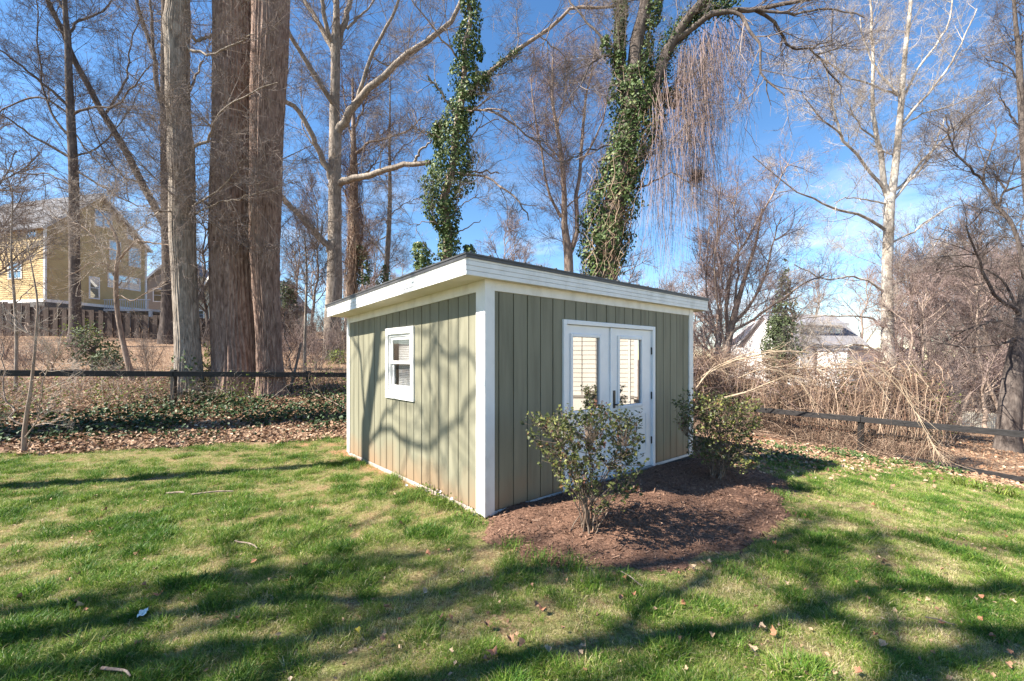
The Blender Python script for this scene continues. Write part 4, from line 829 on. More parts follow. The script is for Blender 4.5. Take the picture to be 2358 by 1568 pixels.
t12, o12, _ = gtree('sycamore_tree', 'tall white barked sycamore with forked trunk on the right', 28.,
    [(2103, -180, 2), (2097, 0, 3.4), (2087, 96, 4.2), (2080, 171, 4.8), (2075, 240, 5.6), (2069, 308, 6.4), (2063, 370, 7), (2056, 428, 8), (2049, 460, 10), (2046, 537, 10), (2043, 640, 10.5), (2044, 740, 12), (2045, 830, 13), (2045, 880, 16)],
    [([(2047, 455), (2035, 428), (2030, 360), (2018, 308), (2011, 240), (2011, 137), (2008, 69), (2004, 0)], 7.5, 2, 1), ([(2044, 450), (1997, 384), (1953, 336), (1929, 302), (1888, 271), (1847, 219)], 4, 1, -2), ([(1940, 325), (1920, 250), (1905, 170), (1900, 100)], 3, .8, -1), ([(2040, 530), (1987, 497), (1929, 483), (1881, 459), (1826, 435), (1734, 360)], 4, 1, -2),
     ([(2058, 440), (2085, 420), (2110, 384), (2169, 326), (2203, 291), (2237, 267), (2285, 233)], 4, 1, 1), ([(2052, 465), (2110, 400), (2150, 340), (2175, 270)], 3.5, 1, -1), ([(2072, 230), (2080, 226), (2121, 147), (2162, 96), (2186, 51), (2196, 0), (2204, -60)], 3.5, 1.2, 1), ([(2076, 284), (2121, 233), (2186, 154), (2220, 86), (2250, 20)], 3.5, 1, -1),
     ([(2066, 215), (2059, 206), (2021, 165), (1991, 96), (1980, 40)], 3.2, 1, 0), ([(2068, 220), (2015, 199), (1953, 175), (1912, 147), (1880, 130)], 2.6, .8, -1), ([(2018, 320), (1980, 290), (1950, 230), (1930, 190)], 2.2, .8, 0), ([(2070, 300), (2130, 260), (2200, 240), (2290, 200)], 2.4, .8, 0), ([(2064, 360), (2040, 350), (2005, 330)], 2, .8, 0),
     ([(2040, 756), (1994, 730), (1902, 727), (1829, 738)], 3, 1, -1), ([(2040, 675), (1976, 638), (1902, 642), (1829, 609)], 3, 1, -1), ([(2048, 670), (2104, 616), (2145, 576), (2180, 520)], 3, 1, 1), ([(2040, 815), (1976, 793), (1921, 807), (1858, 837)], 2.6, .9, -1), ([(2043, 470), (1990, 460), (1950, 455), (1920, 470)], 2.2, .8, -1), ([(2052, 560), (2110, 530), (2180, 480), (2250, 470)], 2.6, .8, 0)],
    B_WHITE, TW_WHITE, n=(230, 1300, 4200), S=16, lens=((1.2, 3.6), (.5, 1.6), (.25, .8)), rtw=(.022, .010, .0055), up=.05)
ivy_on(t12, o12, 28., [(2040, 2054, 740), (2034, 2056, 800), (2030, 2060, 860)], 500, .09)
gtree('dark_tree', 'dark crooked tree at the right edge beyond the picket fence', 16.,
    [(2420, 380, 5), (2390, 550, 8), (2362, 668, 10), (2354, 723, 11), (2347, 778, 13), (2336, 851, 17), (2326, 943, 20), (2322, 1010, 22), (2320, 1053, 28)],
    [([(2358, 740), (2325, 701), (2288, 675), (2262, 624), (2247, 576), (2225, 520)], 5, 1.5, -1), ([(2362, 640), (2340, 537), (2306, 487), (2268, 421), (2271, 370), (2295, 310)], 5, 1.2, 1), ([(2268, 421), (2217, 370), (2186, 308), (2176, 264)], 3, 1, -.5, .5), ([(2300, 480), (2330, 400), (2345, 330)], 2.5, .8, 0, .5), ([(2347, 778), (2306, 790), (2233, 800), (2170, 790)], 3.5, 1, -1), ([(2345, 760), (2290, 740), (2220, 760), (2150, 760)], 3, 1, 1), ([(2352, 720), (2300, 640), (2210, 610), (2130, 640)], 3, .9, 1)],
    B_DARK, TW_DARK, n=(120, 750, 2600), S=16, lens=((.7, 2.2), (.35, 1.), (.2, .5)))
gtree('edge_tree', 'dark thin trunk cut by the upper right edge of the view', 19.,
    [(2330, -60, 2), (2340, 69, 4), (2345, 103, 5), (2350, 206, 6), (2362, 400, 7), (2380, 600, 9), (2390, 900, 12)],
    [([(2348, 180), (2310, 150), (2270, 135)], 2, .8, 0), ([(2355, 300), (2310, 240), (2290, 190)], 2, .8, 0), ([(2345, 110), (2370, 40), (2380, -20)], 2, .8, 0)], B_DARK, TW_DARK, n=(50, 300, 1100), S=10, lens=((.8, 2.4), (.4, 1.2), (.2, .6)))
gtree('multi_stem_tree', 'tan many stemmed tree just right of the low end of the shed roof', 20.,
    [(1755, 480, 1.5), (1740, 560, 3), (1715, 640, 4.5), (1692, 720, 7), (1676, 790, 9), (1668, 850, 10), (1662, 900, 12)],
    [([(1678, 780), (1672, 690), (1690, 600), (1726, 540), (1785, 439), (1816, 377)], 5, 1, 0), ([(1684, 750), (1730, 697), (1755, 649), (1777, 576), (1800, 500)], 4.5, 1, -1), ([(1672, 800), (1690, 760), (1741, 730), (1799, 690), (1858, 649), (1900, 630)], 4.5, 1, -2), ([(1668, 840), (1640, 740), (1625, 620), (1640, 500)], 3, .8, 1), ([(1672, 800), (1650, 690), (1648, 560), (1660, 420)], 3, .8, -1), ([(1692, 700), (1700, 600), (1690, 500), (1700, 420)], 3, .8, 1)],
    B_TAN, TW_PINK, n=(150, 850, 2300), S=10, lens=((.9, 2.6), (.4, 1.2), (.2, .6)), up=.05)
# young trees and saplings on the left
gtree('young_tree', 'slim pale young tree forking low in front of the plank fence', 13.5,
    [(217, 470, 1), (256, 519, 1.8), (273, 569, 3.4), (268, 620, 4.2), (267, 672, 4.6), (270, 715, 4.8), (276, 754, 5), (288, 810, 5.6), (298, 850, 6.4), (306, 885, 8)],
    [([(271, 600), (306, 560), (353, 558), (394, 566)], 2.8, 1, -.8), ([(268, 640), (240, 610), (200, 610), (150, 640)], 1.6, .6, -.5), ([(272, 580), (230, 560), (190, 520), (120, 500)], 1.6, .6, .6), ([(306, 560), (318, 530), (350, 510)], 1.3, .5, .4), ([(267, 680), (310, 690), (360, 660), (400, 640)], 1.4, .5, -.6), ([(262, 545), (250, 480), (270, 420)], 1.4, .5, .5), ([(268, 660), (300, 630), (330, 600)], 1.3, .5, .5)],
    B_TAN, TW_WHITE, n=(90, 460, 1300), S=9, lens=((.5, 1.5), (.25, .7), (.12, .35)), rtw=(.008, .005, .003))
gtree('sapling', 'pale sapling with two stems at the left lawn edge', 7.45,
    [(62, 560, .8), (78, 640, 1.4), (86, 700, 1.9), (82, 780, 2.4), (77, 840, 2.8), (70, 900, 3.4), (62, 950, 4), (56, 1000, 4.6), (55, 1046, 5.4)],
    [([(57, 985), (35, 960), (15, 920), (5, 860), (3, 780)], 2.6, 1, .3), ([(60, 1040), (80, 980), (95, 900), (112, 830)], 1.6, .8, -.2), ([(72, 880), (110, 850), (150, 800)], 1.2, .5, -.2), ([(80, 800), (60, 750), (20, 720)], 1, .5, .2), ([(82, 770), (120, 740), (150, 690)], 1, .4, .2)],
    B_TAN, TW_WHITE, n=(34, 110, 220), S=9, lens=((.3, .9), (.15, .45), (.08, .2)), rtw=(.005, .0035, .002), sc=.9)
gtree('sapling', 'thin grey sapling with upright stem at far left beyond the rail', 11.5,
    [(28, 430, .8), (29, 466, 1.2), (26, 583, 2), (33, 686, 2.6), (38, 780, 3), (36, 900, 3.6)],
    [([(30, 640), (60, 580), (70, 510)], 1.2, .5, .2), ([(30, 560), (0, 520), (-30, 500)], 1.1, .5, .2), ([(34, 700), (70, 660), (110, 650)], 1.1, .5, -.2)],
    B_GREY, TW_GREY, n=(50, 250, 600), S=8, lens=((.5, 1.4), (.25, .7), (.12, .35)), rtw=(.008, .005, .003))
gtree('sapling', 'thin sapling with branching crown between the twin trunks and the smooth grey tree', 15.5,
    [(700, 540, 1), (704, 580, 1.6), (706, 640, 2.4), (704, 720, 3), (702, 790, 3.4), (702, 870, 4)],
    [([(705, 640), (680, 590), (660, 540)], 1.4, .5, 0), ([(706, 620), (730, 570), (745, 510)], 1.4, .5, 0), ([(705, 680), (735, 640), (755, 600)], 1.2, .5, .3), ([(705, 650), (675, 630), (650, 560)], 1.2, .5, -.3)],
    B_GREY, TW_DARK, n=(60, 320, 900), S=8, lens=((.5, 1.4), (.25, .7), (.12, .35)), rtw=(.009, .006, .0035), up=.04)
gtree('broken_sapling', 'leaning snapped stem beside the right twin trunk', 13.2,
    [(694, 790, 2.6), (688, 815, 2.8), (680, 850, 3), (672, 885, 3.4)], [([(676, 860), (660, 800), (655, 730), (668, 690)], 1.6, .6, .2)], B_TAN, TW_TAN, n=(12, 50, 100), S=8, lens=((.3, .9), (.15, .4), (.1, .2)), rtw=(.006, .004, .003))

# trees that stand outside the frame on the left; their shadows fall across the lawn and the shed
def bare(h, seed, r0, n=(16, 150, 900, 2600), spread=.42, t0=.3, lean=(0, 0), lens=None):
    g = np.random.default_rng(seed); K = 16; z = np.linspace(0, h, K); wob = np.cumsum(g.normal(size=(K, 2)), 0)*.012*h
    P = np.stack([wob[:, 0]+lean[0]*z, wob[:, 1]+lean[1]*z, z], 1); P[0, :2] = 0; R = r0*(1-.9*(z/h)**1.1)
    P0, R0 = P[None], R[None]
    P1, R1 = grow(P0, R0, n[0], t0, .97, (spread*h*.7, spread*h*1.1), (30, 60), r0*.4, .02, up=.06, wig=.09, K=10, seed=seed)
    P2, R2 = grow(P1, R1, n[1], .15, 1, (h*.07, h*.17), (28, 58), .028, .012, up=.05, wig=.12, K=7, seed=seed+1)
    P3, R3 = grow(P2, R2, n[2], .1, 1, (h*.03, h*.08), (25, 55), .012, .007, up=.04, wig=.15, K=4, seed=seed+2)
    P4, R4 = grow(P3, R3, n[3], .1, 1, (h*.015, h*.04), (25, 55), .007, .004, up=.03, wig=.12, K=3, seed=seed+3) if n[3] else (None, None)
    tr = merge([tubes(P0, R0, 12), tubes(P1, R1, 6)]); cr = [tubes(P2, R2, 4), tubes(P3, R3, 3)]
    if n[3]: cr.append(tubes(P4, R4, 3))
    return tr, merge(cr)
def plant(name, label, x, y, tr, cr, bark, twig, rz=0, sc=1, group=None, cat='tree'):
    r = empty(name, (x, y, float(hz(x, y))-.05), rz, label=label, cat=cat, group=group); r.scale = (sc, sc, sc)
    mk('trunk', tr[0], tr[1], bark, r, smooth=True); mk('crown', cr[0], cr[1], twig, r); return r
# the one whose forked shadow climbs the window wall
S1b = np.array([-2.32, 6.80]); BA = S1b+SH[:2]*6.6
def wall_pt(px, py):
    k = (px-CX)/F; u = (k*CY0-CX0)/(DL[0]-k*DL[1]); x, y = CX0+DL[0]*u, CY0+DL[1]*u; return np.array([x, y, EYE-(py-HY)/F*y])
def cast(p, jit=0): k = ((BA-p[:2])@SH[:2]+jit)/(SV[:2]@SH[:2]); return p+SV*k
rA = empty('lawn_tree', (*BA, 0), label='slim forked tree left of the frame casting its shadow on the shed wall', cat='tree'); oA = np.array([*BA, 0.])
tp = [cast(wall_pt(*p)) for p in ((878, 735), (874, 763), (870, 800), (867, 844), (857, 910), (848, 979), (844, 1030))]
e1 = unit(tp[0]-tp[1]); up_ = [tp[0]+np.array([-.3, -.2, 4.0]), tp[0]+np.array([-.1, -.05, 1.8])]
base = [np.array([*BA, -.1]), np.array([*(BA+[.03, .02]), 1.2]), np.array([*BA, 2.6]), np.array([*(BA+(tp[-1][:2]-BA)*.7), 3.9])]
trk = resample(np.array(up_+tp+base[::-1]), 60)-oA; rad = np.interp(np.linspace(0, 1, 60), [0, .3, 1], [.05, .115, .17])
parts = [tubes(trk[None], rad[None], 12)]; LP, LR = [], []
for pts, r0, r1 in ((((848, 979), (844, 966), (838, 898), (835, 845), (832, 815), (822, 795), (812, 775), (800, 740)), .055, .03), (((832, 815), (828, 790), (829, 765), (826, 735)), .035, .02), (((846, 1035), (862, 1011), (875, 995), (889, 952), (908, 944), (921, 912), (926, 880), (935, 840)), .05, .02),
    (((862, 1011), (876, 995), (889, 990), (910, 992), (929, 1017), (951, 1019), (986, 1040), (1010, 1017), (1026, 990), (1061, 976), (1072, 939), (1099, 906), (1130, 890)), .055, .035), (((860, 890), (910, 850), (963, 837), (984, 841), (1001, 795), (1022, 742), (1030, 700)), .04, .03), (((1001, 795), (1011, 795), (1034, 824), (1049, 829), (1066, 812), (1087, 820), (1100, 847), (1115, 870)), .04, .03),
    (((870, 800), (930, 770), (963, 765), (990, 770), (1012, 730)), .035, .025), (((986, 1040), (990, 1070), (980, 1110)), .02, .01), (((951, 1019), (938, 1060), (925, 1100)), .025, .012), (((1035, 985), (1032, 1060), (1028, 1120)), .02, .012)):
    q = resample(np.array([cast(wall_pt(*p)) for p in pts]), 14)-oA; LP.append(q); LR.append(np.linspace(r0, r1, 14)*.68)
V, Fs = merge(parts+[tubes(np.array(LP), np.array(LR), 7)]); mk('trunk', V, Fs, B_GREY, rA, smooth=True)
P1, R1 = grow(np.array(LP), np.array(LR), 60, .3, 1, (.5, 1.6), (25, 60), .012, .006, up=.03, K=7); P2, R2 = grow(P1, R1, 200, .2, 1, (.2, .7), (25, 60), .006, .003, K=5)
V, Fs = merge([tubes(P1, R1, 4), tubes(P2, R2, 3)]); mk('crown', V, Fs, TW_GREY, rA)
# broad trunk shading the ivy bank, and the trees whose limbs streak the lawn
tr, cr = bare(21, 41, .6, (5, 24, 60, 0), t0=.6, spread=.14); plant('lawn_tree', 'broad trunked tree outside the left edge beside the rail fence', -17.5, 5.2, tr, cr, B_DARK, TW_DARK)
LT = []
for i, (gx_, gy_, k_, h, r0) in enumerate(((-2.8, 2.5, 8, 12, .14), (-3.6, 3.2, 7, 11, .13), (1.6, 3.5, 10.5, 13, .13), (2.4, 2.3, 10, 14, .17), (4.6, 3.4, 13, 16, .17), (-1.6, 2.75, 9, 13, .16), (.9, 2.2, 9, 13, .17), (5.6, 4.6, 14.5, 17, .16))):
    LT.append((gx_+SH[0]*k_, gy_+SH[1]*k_, h, r0, 151+i*7))
for i, (x, y, h, r0, sd) in enumerate(LT):
    tr, cr = bare(h, sd, r0, (9, 36, 90, 0), spread=.2, t0=.35)
    plant('lawn_tree', 'bare tree outside the frame whose limbs shade the lawn', x, y, tr, cr, B_GREY, TW_GREY, group='bare trees left of the frame')

# bare trees of the wood behind: three prototypes, copied
TW_FAR = M('far_twigs', [(.3, (.15, .108, .098)), (.7, (.31, .24, .22))], .5, rough=.9, spec=.05)
protos = []
for i, (h, sd, r0) in enumerate(((15, 61, .2), (17, 62, .24), (13, 63, .16), (11, 64, .12))):
    tr, cr = bare(h, sd, r0, (17, 150, 1000, 3000), spread=.34, t0=.22); protos.append((tr, cr))
FT = []
def far(px, Yd, p, sc, rz, label, group, bark=B_TAN, twig=TW_FAR):
    x = (px-CX)/F*Yd; z = float(hz(x, Yd))-.1; key = (p, bark.name, twig.name)
    for q in FT:
        if q[0] == key: o = copy_fast(q[1], q[2]); break
    else:
        o = empty('bare_tree', (0, 0, 0)); t_, c_ = protos[p]
        k = [mk('trunk', t_[0], t_[1], bark, o, smooth=True), mk('crown', c_[0], c_[1], twig, o)]; FT.append((key, o, k))
    o.location = (x, Yd, z); o.rotation_euler = (0, 0, rz); o.scale = (sc, sc, sc*random.uniform(.9, 1.1)); tag(o, label, 'tree', group); return o
gR, gM, gL = 'bare trees of the wood on the right', 'bare trees far behind the shed', 'bare trees around the yellow house'
lR, lM, lL = 'bare leafless tree in the wood beyond the tangled vines', 'bare leafless tree far behind the shed roof', 'bare leafless tree near the yellow house'
for px, Yd, p, sc in ((1560, 44, 0, .62), (1625, 38, 2, .8), (1800, 46, 1, .62), (2010, 58, 1, .75), (2070, 36, 2, .85), (2105, 45, 0, .85), (2130, 30, 3, .95),
                      (2165, 52, 1, .85), (2190, 34, 2, .85), (2215, 42, 0, .8), (2245, 28, 3, .95), (2270, 48, 1, .8), (2300, 35, 2, .85), (2335, 30, 0, .7), (2360, 44, 1, .75), (2400, 33, 2, .95), (2440, 40, 0, .85), (2150, 24, 3, .7), (1640, 27, 3, .85), (2090, 26, 3, .75), (2280, 23, 3, .75),
                      (1870, 66, 1, .8), (1780, 66, 2, 1), (2230, 62, 0, 1), (2120, 64, 1, .9), (2330, 60, 2, 1.2), (2060, 54, 0, .8), (2085, 50, 1, .7), (2145, 40, 0, .75), (2180, 58, 2, 1.1), (2205, 27, 2, .6), (2255, 55, 0, .85), (2320, 52, 1, .8), (2350, 26, 3, .9), (2385, 48, 0, .9), (2310, 25, 2, .6), (2130, 36, 1, .55), (1655, 58, 0, .85), (1590, 56, 2, .9), (1640, 40, 2, .65)):
    far(px, Yd, p, sc*1.15, random.uniform(0, 6.28), lR, gR)
for px, Yd, p, sc in ((830, 48, 0, .75), (880, 55, 1, .75), (930, 60, 2, .85), (985, 62, 0, .65), (1110, 55, 2, .8), (1150, 60, 0, .75), (1200, 48, 3, .9), (1245, 56, 1, .65), (1360, 46, 2, .9), (1480, 48, 0, .7), (1530, 42, 3, .9), (850, 34, 3, .95), (690, 40, 2, .9), (1170, 36, 3, .95), (1390, 30, 2, .95), (720, 30, 3, .9)):
    far(px, Yd, p, sc, random.uniform(0, 6.28), lM, gM)
for px, Yd, p, sc, lab in ((-90, 30, 0, 1, 'bare tree at the far left edge in front of the yellow house'), (455, 52, 1, .7, 'bare tree behind the cream gabled house'), (640, 58, 0, .7, 'distant bare tree seen just right of the twin trunks'), (-30, 24, 3, 1.2, 'low branching bare tree at the left edge before the plank fence'), (470, 24, 3, .8, 'small bare tree in the gap between the grey trunk and twin trunks')):
    far(px, Yd, p, sc, random.uniform(0, 6.28), lab, gL, B_DARK if Yd < 31 else B_TAN, TW_GREY)
# conifers and evergreen shrubs: (picture column, top, base, depth, half width)
def needles(n, cen, ext, size, mat, root, name='foliage', tri=None, bias=.5):
    d = unit(rng.normal(size=(n, 3)))*(rng.random((n, 1))**.38)
    lump = .7+.6*fbm(d[:, 0]*2.3+cen[0], d[:, 1]*2.3, d[:, 2]*2.3)[:, None]
    pos = d*lump*ext
    if tri: pos[:, :2] *= np.clip((1-(pos[:, 2:3]/ext[2]+1)/2)*1.25+.12, .05, 1.2)
    keep = fbm(pos[:, 0]*1.8+cen[0], pos[:, 1]*1.8, pos[:, 2]*1.8) > .4; pos = pos[keep]; m_ = len(pos)
    V, Ft = leaves(pos, unit(pos/ext)+rng.normal(size=(m_, 3))*.8+[0, 0, bias], size*rng.uniform(.5, 1.3, m_), .6)
    o = mk(name, V, Ft, mat, root, attrs={'tint': np.repeat(np.clip(rng.normal(.5, .22, m_), 0, 1), 4)}); o['kind'] = 'stuff'; return o
def evergreen(name, label, px, top, bot, Yd, hw, n, size, mat, tri=False, cat='shrub', ground=True):
    x = (px-CX)/F*Yd; z1 = EYE-(top-HY)/F*Yd; g = float(hz(x, Yd)); z0 = min(EYE-(bot-HY)/F*Yd, g+(1.2 if cat == 'tree' else -.1))
    r = empty(name, (x, Yd, g), label=label, cat=cat); ext = np.array([hw/F*Yd, hw/F*Yd, (z1-z0)/2])
    f = needles(n, (x, Yd), ext, size, mat, r, tri=tri); f.location = (0, 0, (z0+z1)/2-g)
    h = (z0+z1)/2-g; P = np.array([[[0, 0, -.1], [.05, 0, h*.5], [0, 0, h]]]); R = np.array([[.12, .1, .04]])*(Yd/30+.3)
    P1, R1 = grow(P, R, 26, .35, 1, (ext[0]*.6, ext[0]*1.1), (35, 70), .03, .01, K=5); V, Fs = merge([tubes(P, R, 8), tubes(P1, R1, 4)]); mk('trunk', V, Fs, B_DARK, r, smooth=True); return r
evergreen('pine_tree', 'tall thin pine right of the shed with open blue green top', 1808, 600, 800, 42, 46, 1500, .42, EVERG, True, 'tree')
evergreen('cedar_tree', 'dark rounded cedar in front of the pale roofed white house', 1795, 705, 860, 34, 36, 7000, .22, EVERG, False, 'tree')
evergreen('holly_shrub', 'yellow green evergreen clump between the right twin trunk and smooth grey tree', 662, 640, 780, 30, 28, 4200, .2, EVERG, False)
evergreen('evergreen_tree', 'dark evergreen behind the grey trunk by the cream gabled house', 470, 640, 730, 52, 26, 2000, .3, EVERG, False, 'tree')
evergreen('rhododendron', 'low green shrub on the litter slope in front of the plank fence', 215, 742, 805, 15.5, 50, 1100, .12, EVERG)
evergreen('rhododendron', 'larger green shrub lower on the litter slope below the plank fence', 255, 790, 835, 14, 40, 700, .11, EVERG)
evergreen('yellow_shrub', 'bright yellow green shrub at the slender trunk foot', 190, 728, 765, 19, 40, 420, .1, YELG)
evergreen('yellow_shrub', 'bright yellow green sprig patch between the grey trunk and twin trunks', 485, 790, 845, 13.2, 22, 420, .08, YELG)
evergreen('yellow_shrub', 'yellow green shrub left of the shed at the smooth tree foot', 775, 800, 850, 19, 26, 500, .1, YELG)
evergreen('yellow_shrub', 'bright green shrub beside the white house lower wall', 1945, 818, 850, 24, 26, 600, .14, YELG)
evergreen('yellow_shrub', 'bright green spray deep in the vines left of the dark crooked tree', 2165, 870, 960, 16, 34, 700, .1, YELG)
evergreen('yellow_shrub', 'yellow green shrub under the sycamore right side', 2110, 835, 870, 22, 30, 500, .12, YELG)
evergreen('green_bush', 'dark green bush below the vines left of the leaning rail post', 1790, 870, 930, 14.5, 34, 700, .09, EVERG)
evergreen('green_bush', 'dark evergreen bush right of the shed eave against the vines', 1700, 840, 930, 16, 40, 800, .1, EVERG)

# ------------------------------------------------------------------ tangled dead vines behind the right fence
def mound_h(x): return np.interp(x, [3.4, 4.6, 5.6, 6.8, 8, 9, 10, 11, 11.6, 12], [1.3, 1.85, 2.1, 1.9, 2.05, 2.2, 2.3, 2.2, 1.5, .4])*(.83+.34*fbm(x*1.7, 2.2))
def mound_y(x): return np.where(x < 6.9, np.interp(x, [3.4, 6.9], [10.2, 12.9]), fR(x)+.25)
def mound_z(x, y):                                                    # height of the heap's skin
    f = (y-mound_y(x))/2.3; return hz(x, y)+mound_h(x)*np.clip(ss(-.05, .55, f), 0, 1)*(1-.25*ss(1.3, 2.2, f))*(.85+.3*vn(x*2.1, y*2.1))
def heap(n, d0, d1, r, K=9, ln=(.7, 2.4)):
    x = rng.uniform(3.5, 11.8, n); y = mound_y(x)+rng.uniform(-.1, 3.2, n)*rng.random(n)**.7; zt = mound_z(x, y); g0 = hz(x, y); dp = rng.uniform(d0, d1, n)
    p = np.stack([x, y, np.maximum(zt-dp, g0+rng.uniform(0, .9, n)*(zt-g0))], 1); st = rng.uniform(*ln, n)/(K-1); d = unit(rng.normal(size=(n, 3))*[1, .6, .55]); P = np.empty((n, K, 3))
    for k in range(K):
        P[:, k] = p; d = unit(d+rng.normal(size=(n, 3))*[.28, .28, .24]-[0, 0, .05]); q = p+d*st[:, None]; lim = np.maximum(mound_z(q[:, 0], q[:, 1]), hz(q[:, 0], q[:, 1])+.1)+np.where(dp < .05, .22, -.1)
        over = q[:, 2] > lim; d[over, 2] -= .35; q[:, 2] = np.minimum(q[:, 2], lim+.05); q[:, 2] = np.maximum(q[:, 2], hz(q[:, 0], q[:, 1])+.01); p = q
    keep = (CX+F*P[:, :, 0]/P[:, :, 1]).max(1) < 2195
    P = P[keep]; rr = rng.uniform(*r, len(P))[:, None]*np.linspace(1, .5, K)[None]; return P, rr
TV_IN = M('inner_shade_vines', [(.2, (.06, .04, .03)), (.6, (.15, .1, .07)), (.9, (.24, .17, .12))], .9, attr='tint', rough=.9, spec=.1)  # darker copy of the vine tans: shade inside the heap put into the colour
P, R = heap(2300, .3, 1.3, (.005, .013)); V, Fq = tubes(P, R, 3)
tag(mk('vine_thicket', V, Fq, TV_IN, attrs={'tint': np.repeat(rng.random(len(P)), 27)}), 'inner tangle of dead vines with shade put into its dark colour, behind the right fence', 'vines', kind='stuff')
P, R = heap(2700, -.05, .3, (.003, .0085)); P2, R2 = grow(P, R, 3600, .1, .95, (.2, .8), (20, 85), .0042, .002, up=.01, wig=.3, K=4)
V, Fs = merge([tubes(P, R, 3), tubes(P2, R2, 3)])
tag(mk('vine_thicket', V, Fs, TW_TAN, attrs={'tint': np.concatenate([np.repeat(rng.random(len(P)), 27), np.repeat(rng.random(len(P2)), 12)])}), 'big mound of tangled tan dead vines behind the right rail fence', 'vines', kind='stuff')
# long pale canes arching over the mound
cn = []
for pts, Yd, r in (([(1600, 905), (1625, 865), (1680, 835), (1740, 818), (1800, 808), (1860, 812)], 12.2, 2.6), ([(1602, 895), (1640, 850), (1690, 830), (1760, 822)], 12.0, 2), ([(1598, 880), (1650, 845), (1720, 815), (1790, 806)], 12.4, 2), ([(1660, 918), (1720, 902), (1765, 884), (1800, 872)], 11.8, 3),
                   ([(1845, 832), (1875, 885), (1900, 930), (1950, 970)], 12.6, 1.8), ([(1880, 850), (1930, 905), (1985, 950)], 12.2, 1.6), ([(1960, 820), (2020, 880), (2060, 945), (2080, 1000)], 11.2, 1.5), ([(2000, 830), (2070, 880), (2115, 960), (2150, 1030), (2175, 1060)], 10.4, 1.5), ([(2030, 850), (2090, 920), (2135, 1000), (2165, 1050)], 10.2, 1.3),
                   ([(1740, 830), (1800, 850), (1870, 845), (1940, 850)], 12.8, 1.5), ([(1890, 850), (1960, 835), (2040, 840), (2110, 870)], 12.3, 1.5), ([(1700, 870), (1760, 850), (1830, 870), (1880, 930)], 12, 1.3)):
    cn.append((resample(wpts(pts, Yd, -.5), 14), r/F*Yd))
P = np.array([c_[0] for c_ in cn]); R = np.array([np.linspace(c_[1], c_[1]*.4, 14) for c_ in cn])
CANE = M('pale_cane', [(.3, (.27, .195, .13)), (.7, (.45, .36, .26))], 2, rough=.85)
for i in range(len(P)):
    b = P[i, 0]; Pq, Rq = grow(P[i:i+1]-b, R[i:i+1], 22, .2, 1, (.3, 1.0), (15, 50), .006, .003, up=-.02, wig=.15, K=6); V, Fs = merge([tubes(P[i:i+1]-b, R[i:i+1], 5), tubes(Pq, Rq, 3)])
    o = mk('vine_cane', V, Fs, CANE); o.location = b
    tag(o, {0: 'long pale cane arching up from the shed corner to the top of the vine mound', 3: 'thick straight pale cane lying low across the mound beside the shed corner', 7: 'pale cane drooping over the right end of the mound past the fence post'}.get(i, 'pale bare cane arching over the tangled vine mound'), 'cane', 'canes arching over the vine mound')
# low weedy stems along both fences
def weeds(name, label, pts, n, h, mat, r=.003, twn=2, matleaf=None, kind='stuff', cat='weeds', arch=.12):
    K = 5; d = rng.normal(size=(n, 3))*[.5, .5, .15]+[0, 0, 1]; P = np.empty((n, K, 3)); p = pts.copy(); l = rng.uniform(.4, 1, n)*h/(K-1)
    for k in range(K): P[:, k] = p; d = unit(d+rng.normal(size=(n, 3))*.2-[0, 0, arch]*np.array(k/K)); p = p+d*l[:, None]
    R = np.full(n, r)[:, None]*rng.uniform(.6, 1.4, n)[:, None]*np.linspace(1, .5, K)[None]
    parts = [tubes(P, R, 3)]; t = [np.repeat(rng.random(n), K*3)]
    if twn: P2, R2 = grow(P, R, n*twn, .25, 1, (.1*h, .35*h), (25, 65), r*.7, r*.4, up=.0, wig=.18, K=4); parts.append(tubes(P2, R2, 3)); t.append(np.repeat(rng.random(len(P2)), 12))
    V, Fs = merge(parts); return tag(mk(name, V, Fs, mat, attrs={'tint': np.concatenate(t)}), label, cat, kind=kind)
n = 2400; x = rng.uniform(-15, -1.5, n); y = fenceL(x)+rng.uniform(-1.7, 10, n)*rng.random(n); weeds('bramble_stems', 'thin dry stems and brambles along the left rail fence', np.stack([x, y, hz(x, y)], 1), n, .85, TW_TAN, .0028)
n = 2400; x = rng.uniform(-34, -3, n); y = 12+rng.random(n)**1.3*14; k = y > fenceL(x)+1; x, y = x[k], y[k]; weeds('bramble_canes', 'arching dry brambles on the litter slope below the plank fence', np.stack([x, y, hz(x, y)], 1), len(x), 1.1, TW_TAN, .0045, arch=.5)
n = 1300; x = rng.uniform(4.2, 10.0, n); y = np.where(x < 6.9, np.interp(x, [3.6, 6.9], [10.4, 12.9]), fR(x))+rng.uniform(-.12, .9, n)-.5*(x < 6.5)*rng.random(n); k = CX+F*x/y < 2190; x, y = x[k], y[k]; n = len(x); weeds('dry_weeds', 'dry weed stems in front of and under the right rail fence', np.stack([x, y, hz(x, y)], 1), n, .75, TW_TAN, .003)
n = 420; x = rng.uniform(4, 11, n); y = mound_y(x)+rng.uniform(.2, 2.6, n); k = CX+F*x/y < 2160; x, y = x[k], y[k]; weeds('sapling_stems', 'thin upright stems standing out of the vine mound', np.stack([x, y, hz(x, y)+.8], 1), len(x), 1.9, TW_PINK, .0045, arch=.1)
n = 700; x = rng.uniform(-15, -1.5, n); y = fenceL(x)+rng.uniform(-.6, 5, n); weeds('thin_saplings', 'pale thin upright stems behind the left rail fence', np.stack([x, y, hz(x, y)], 1), n, 1.5, TW_WHITE, .0032, arch=.15)
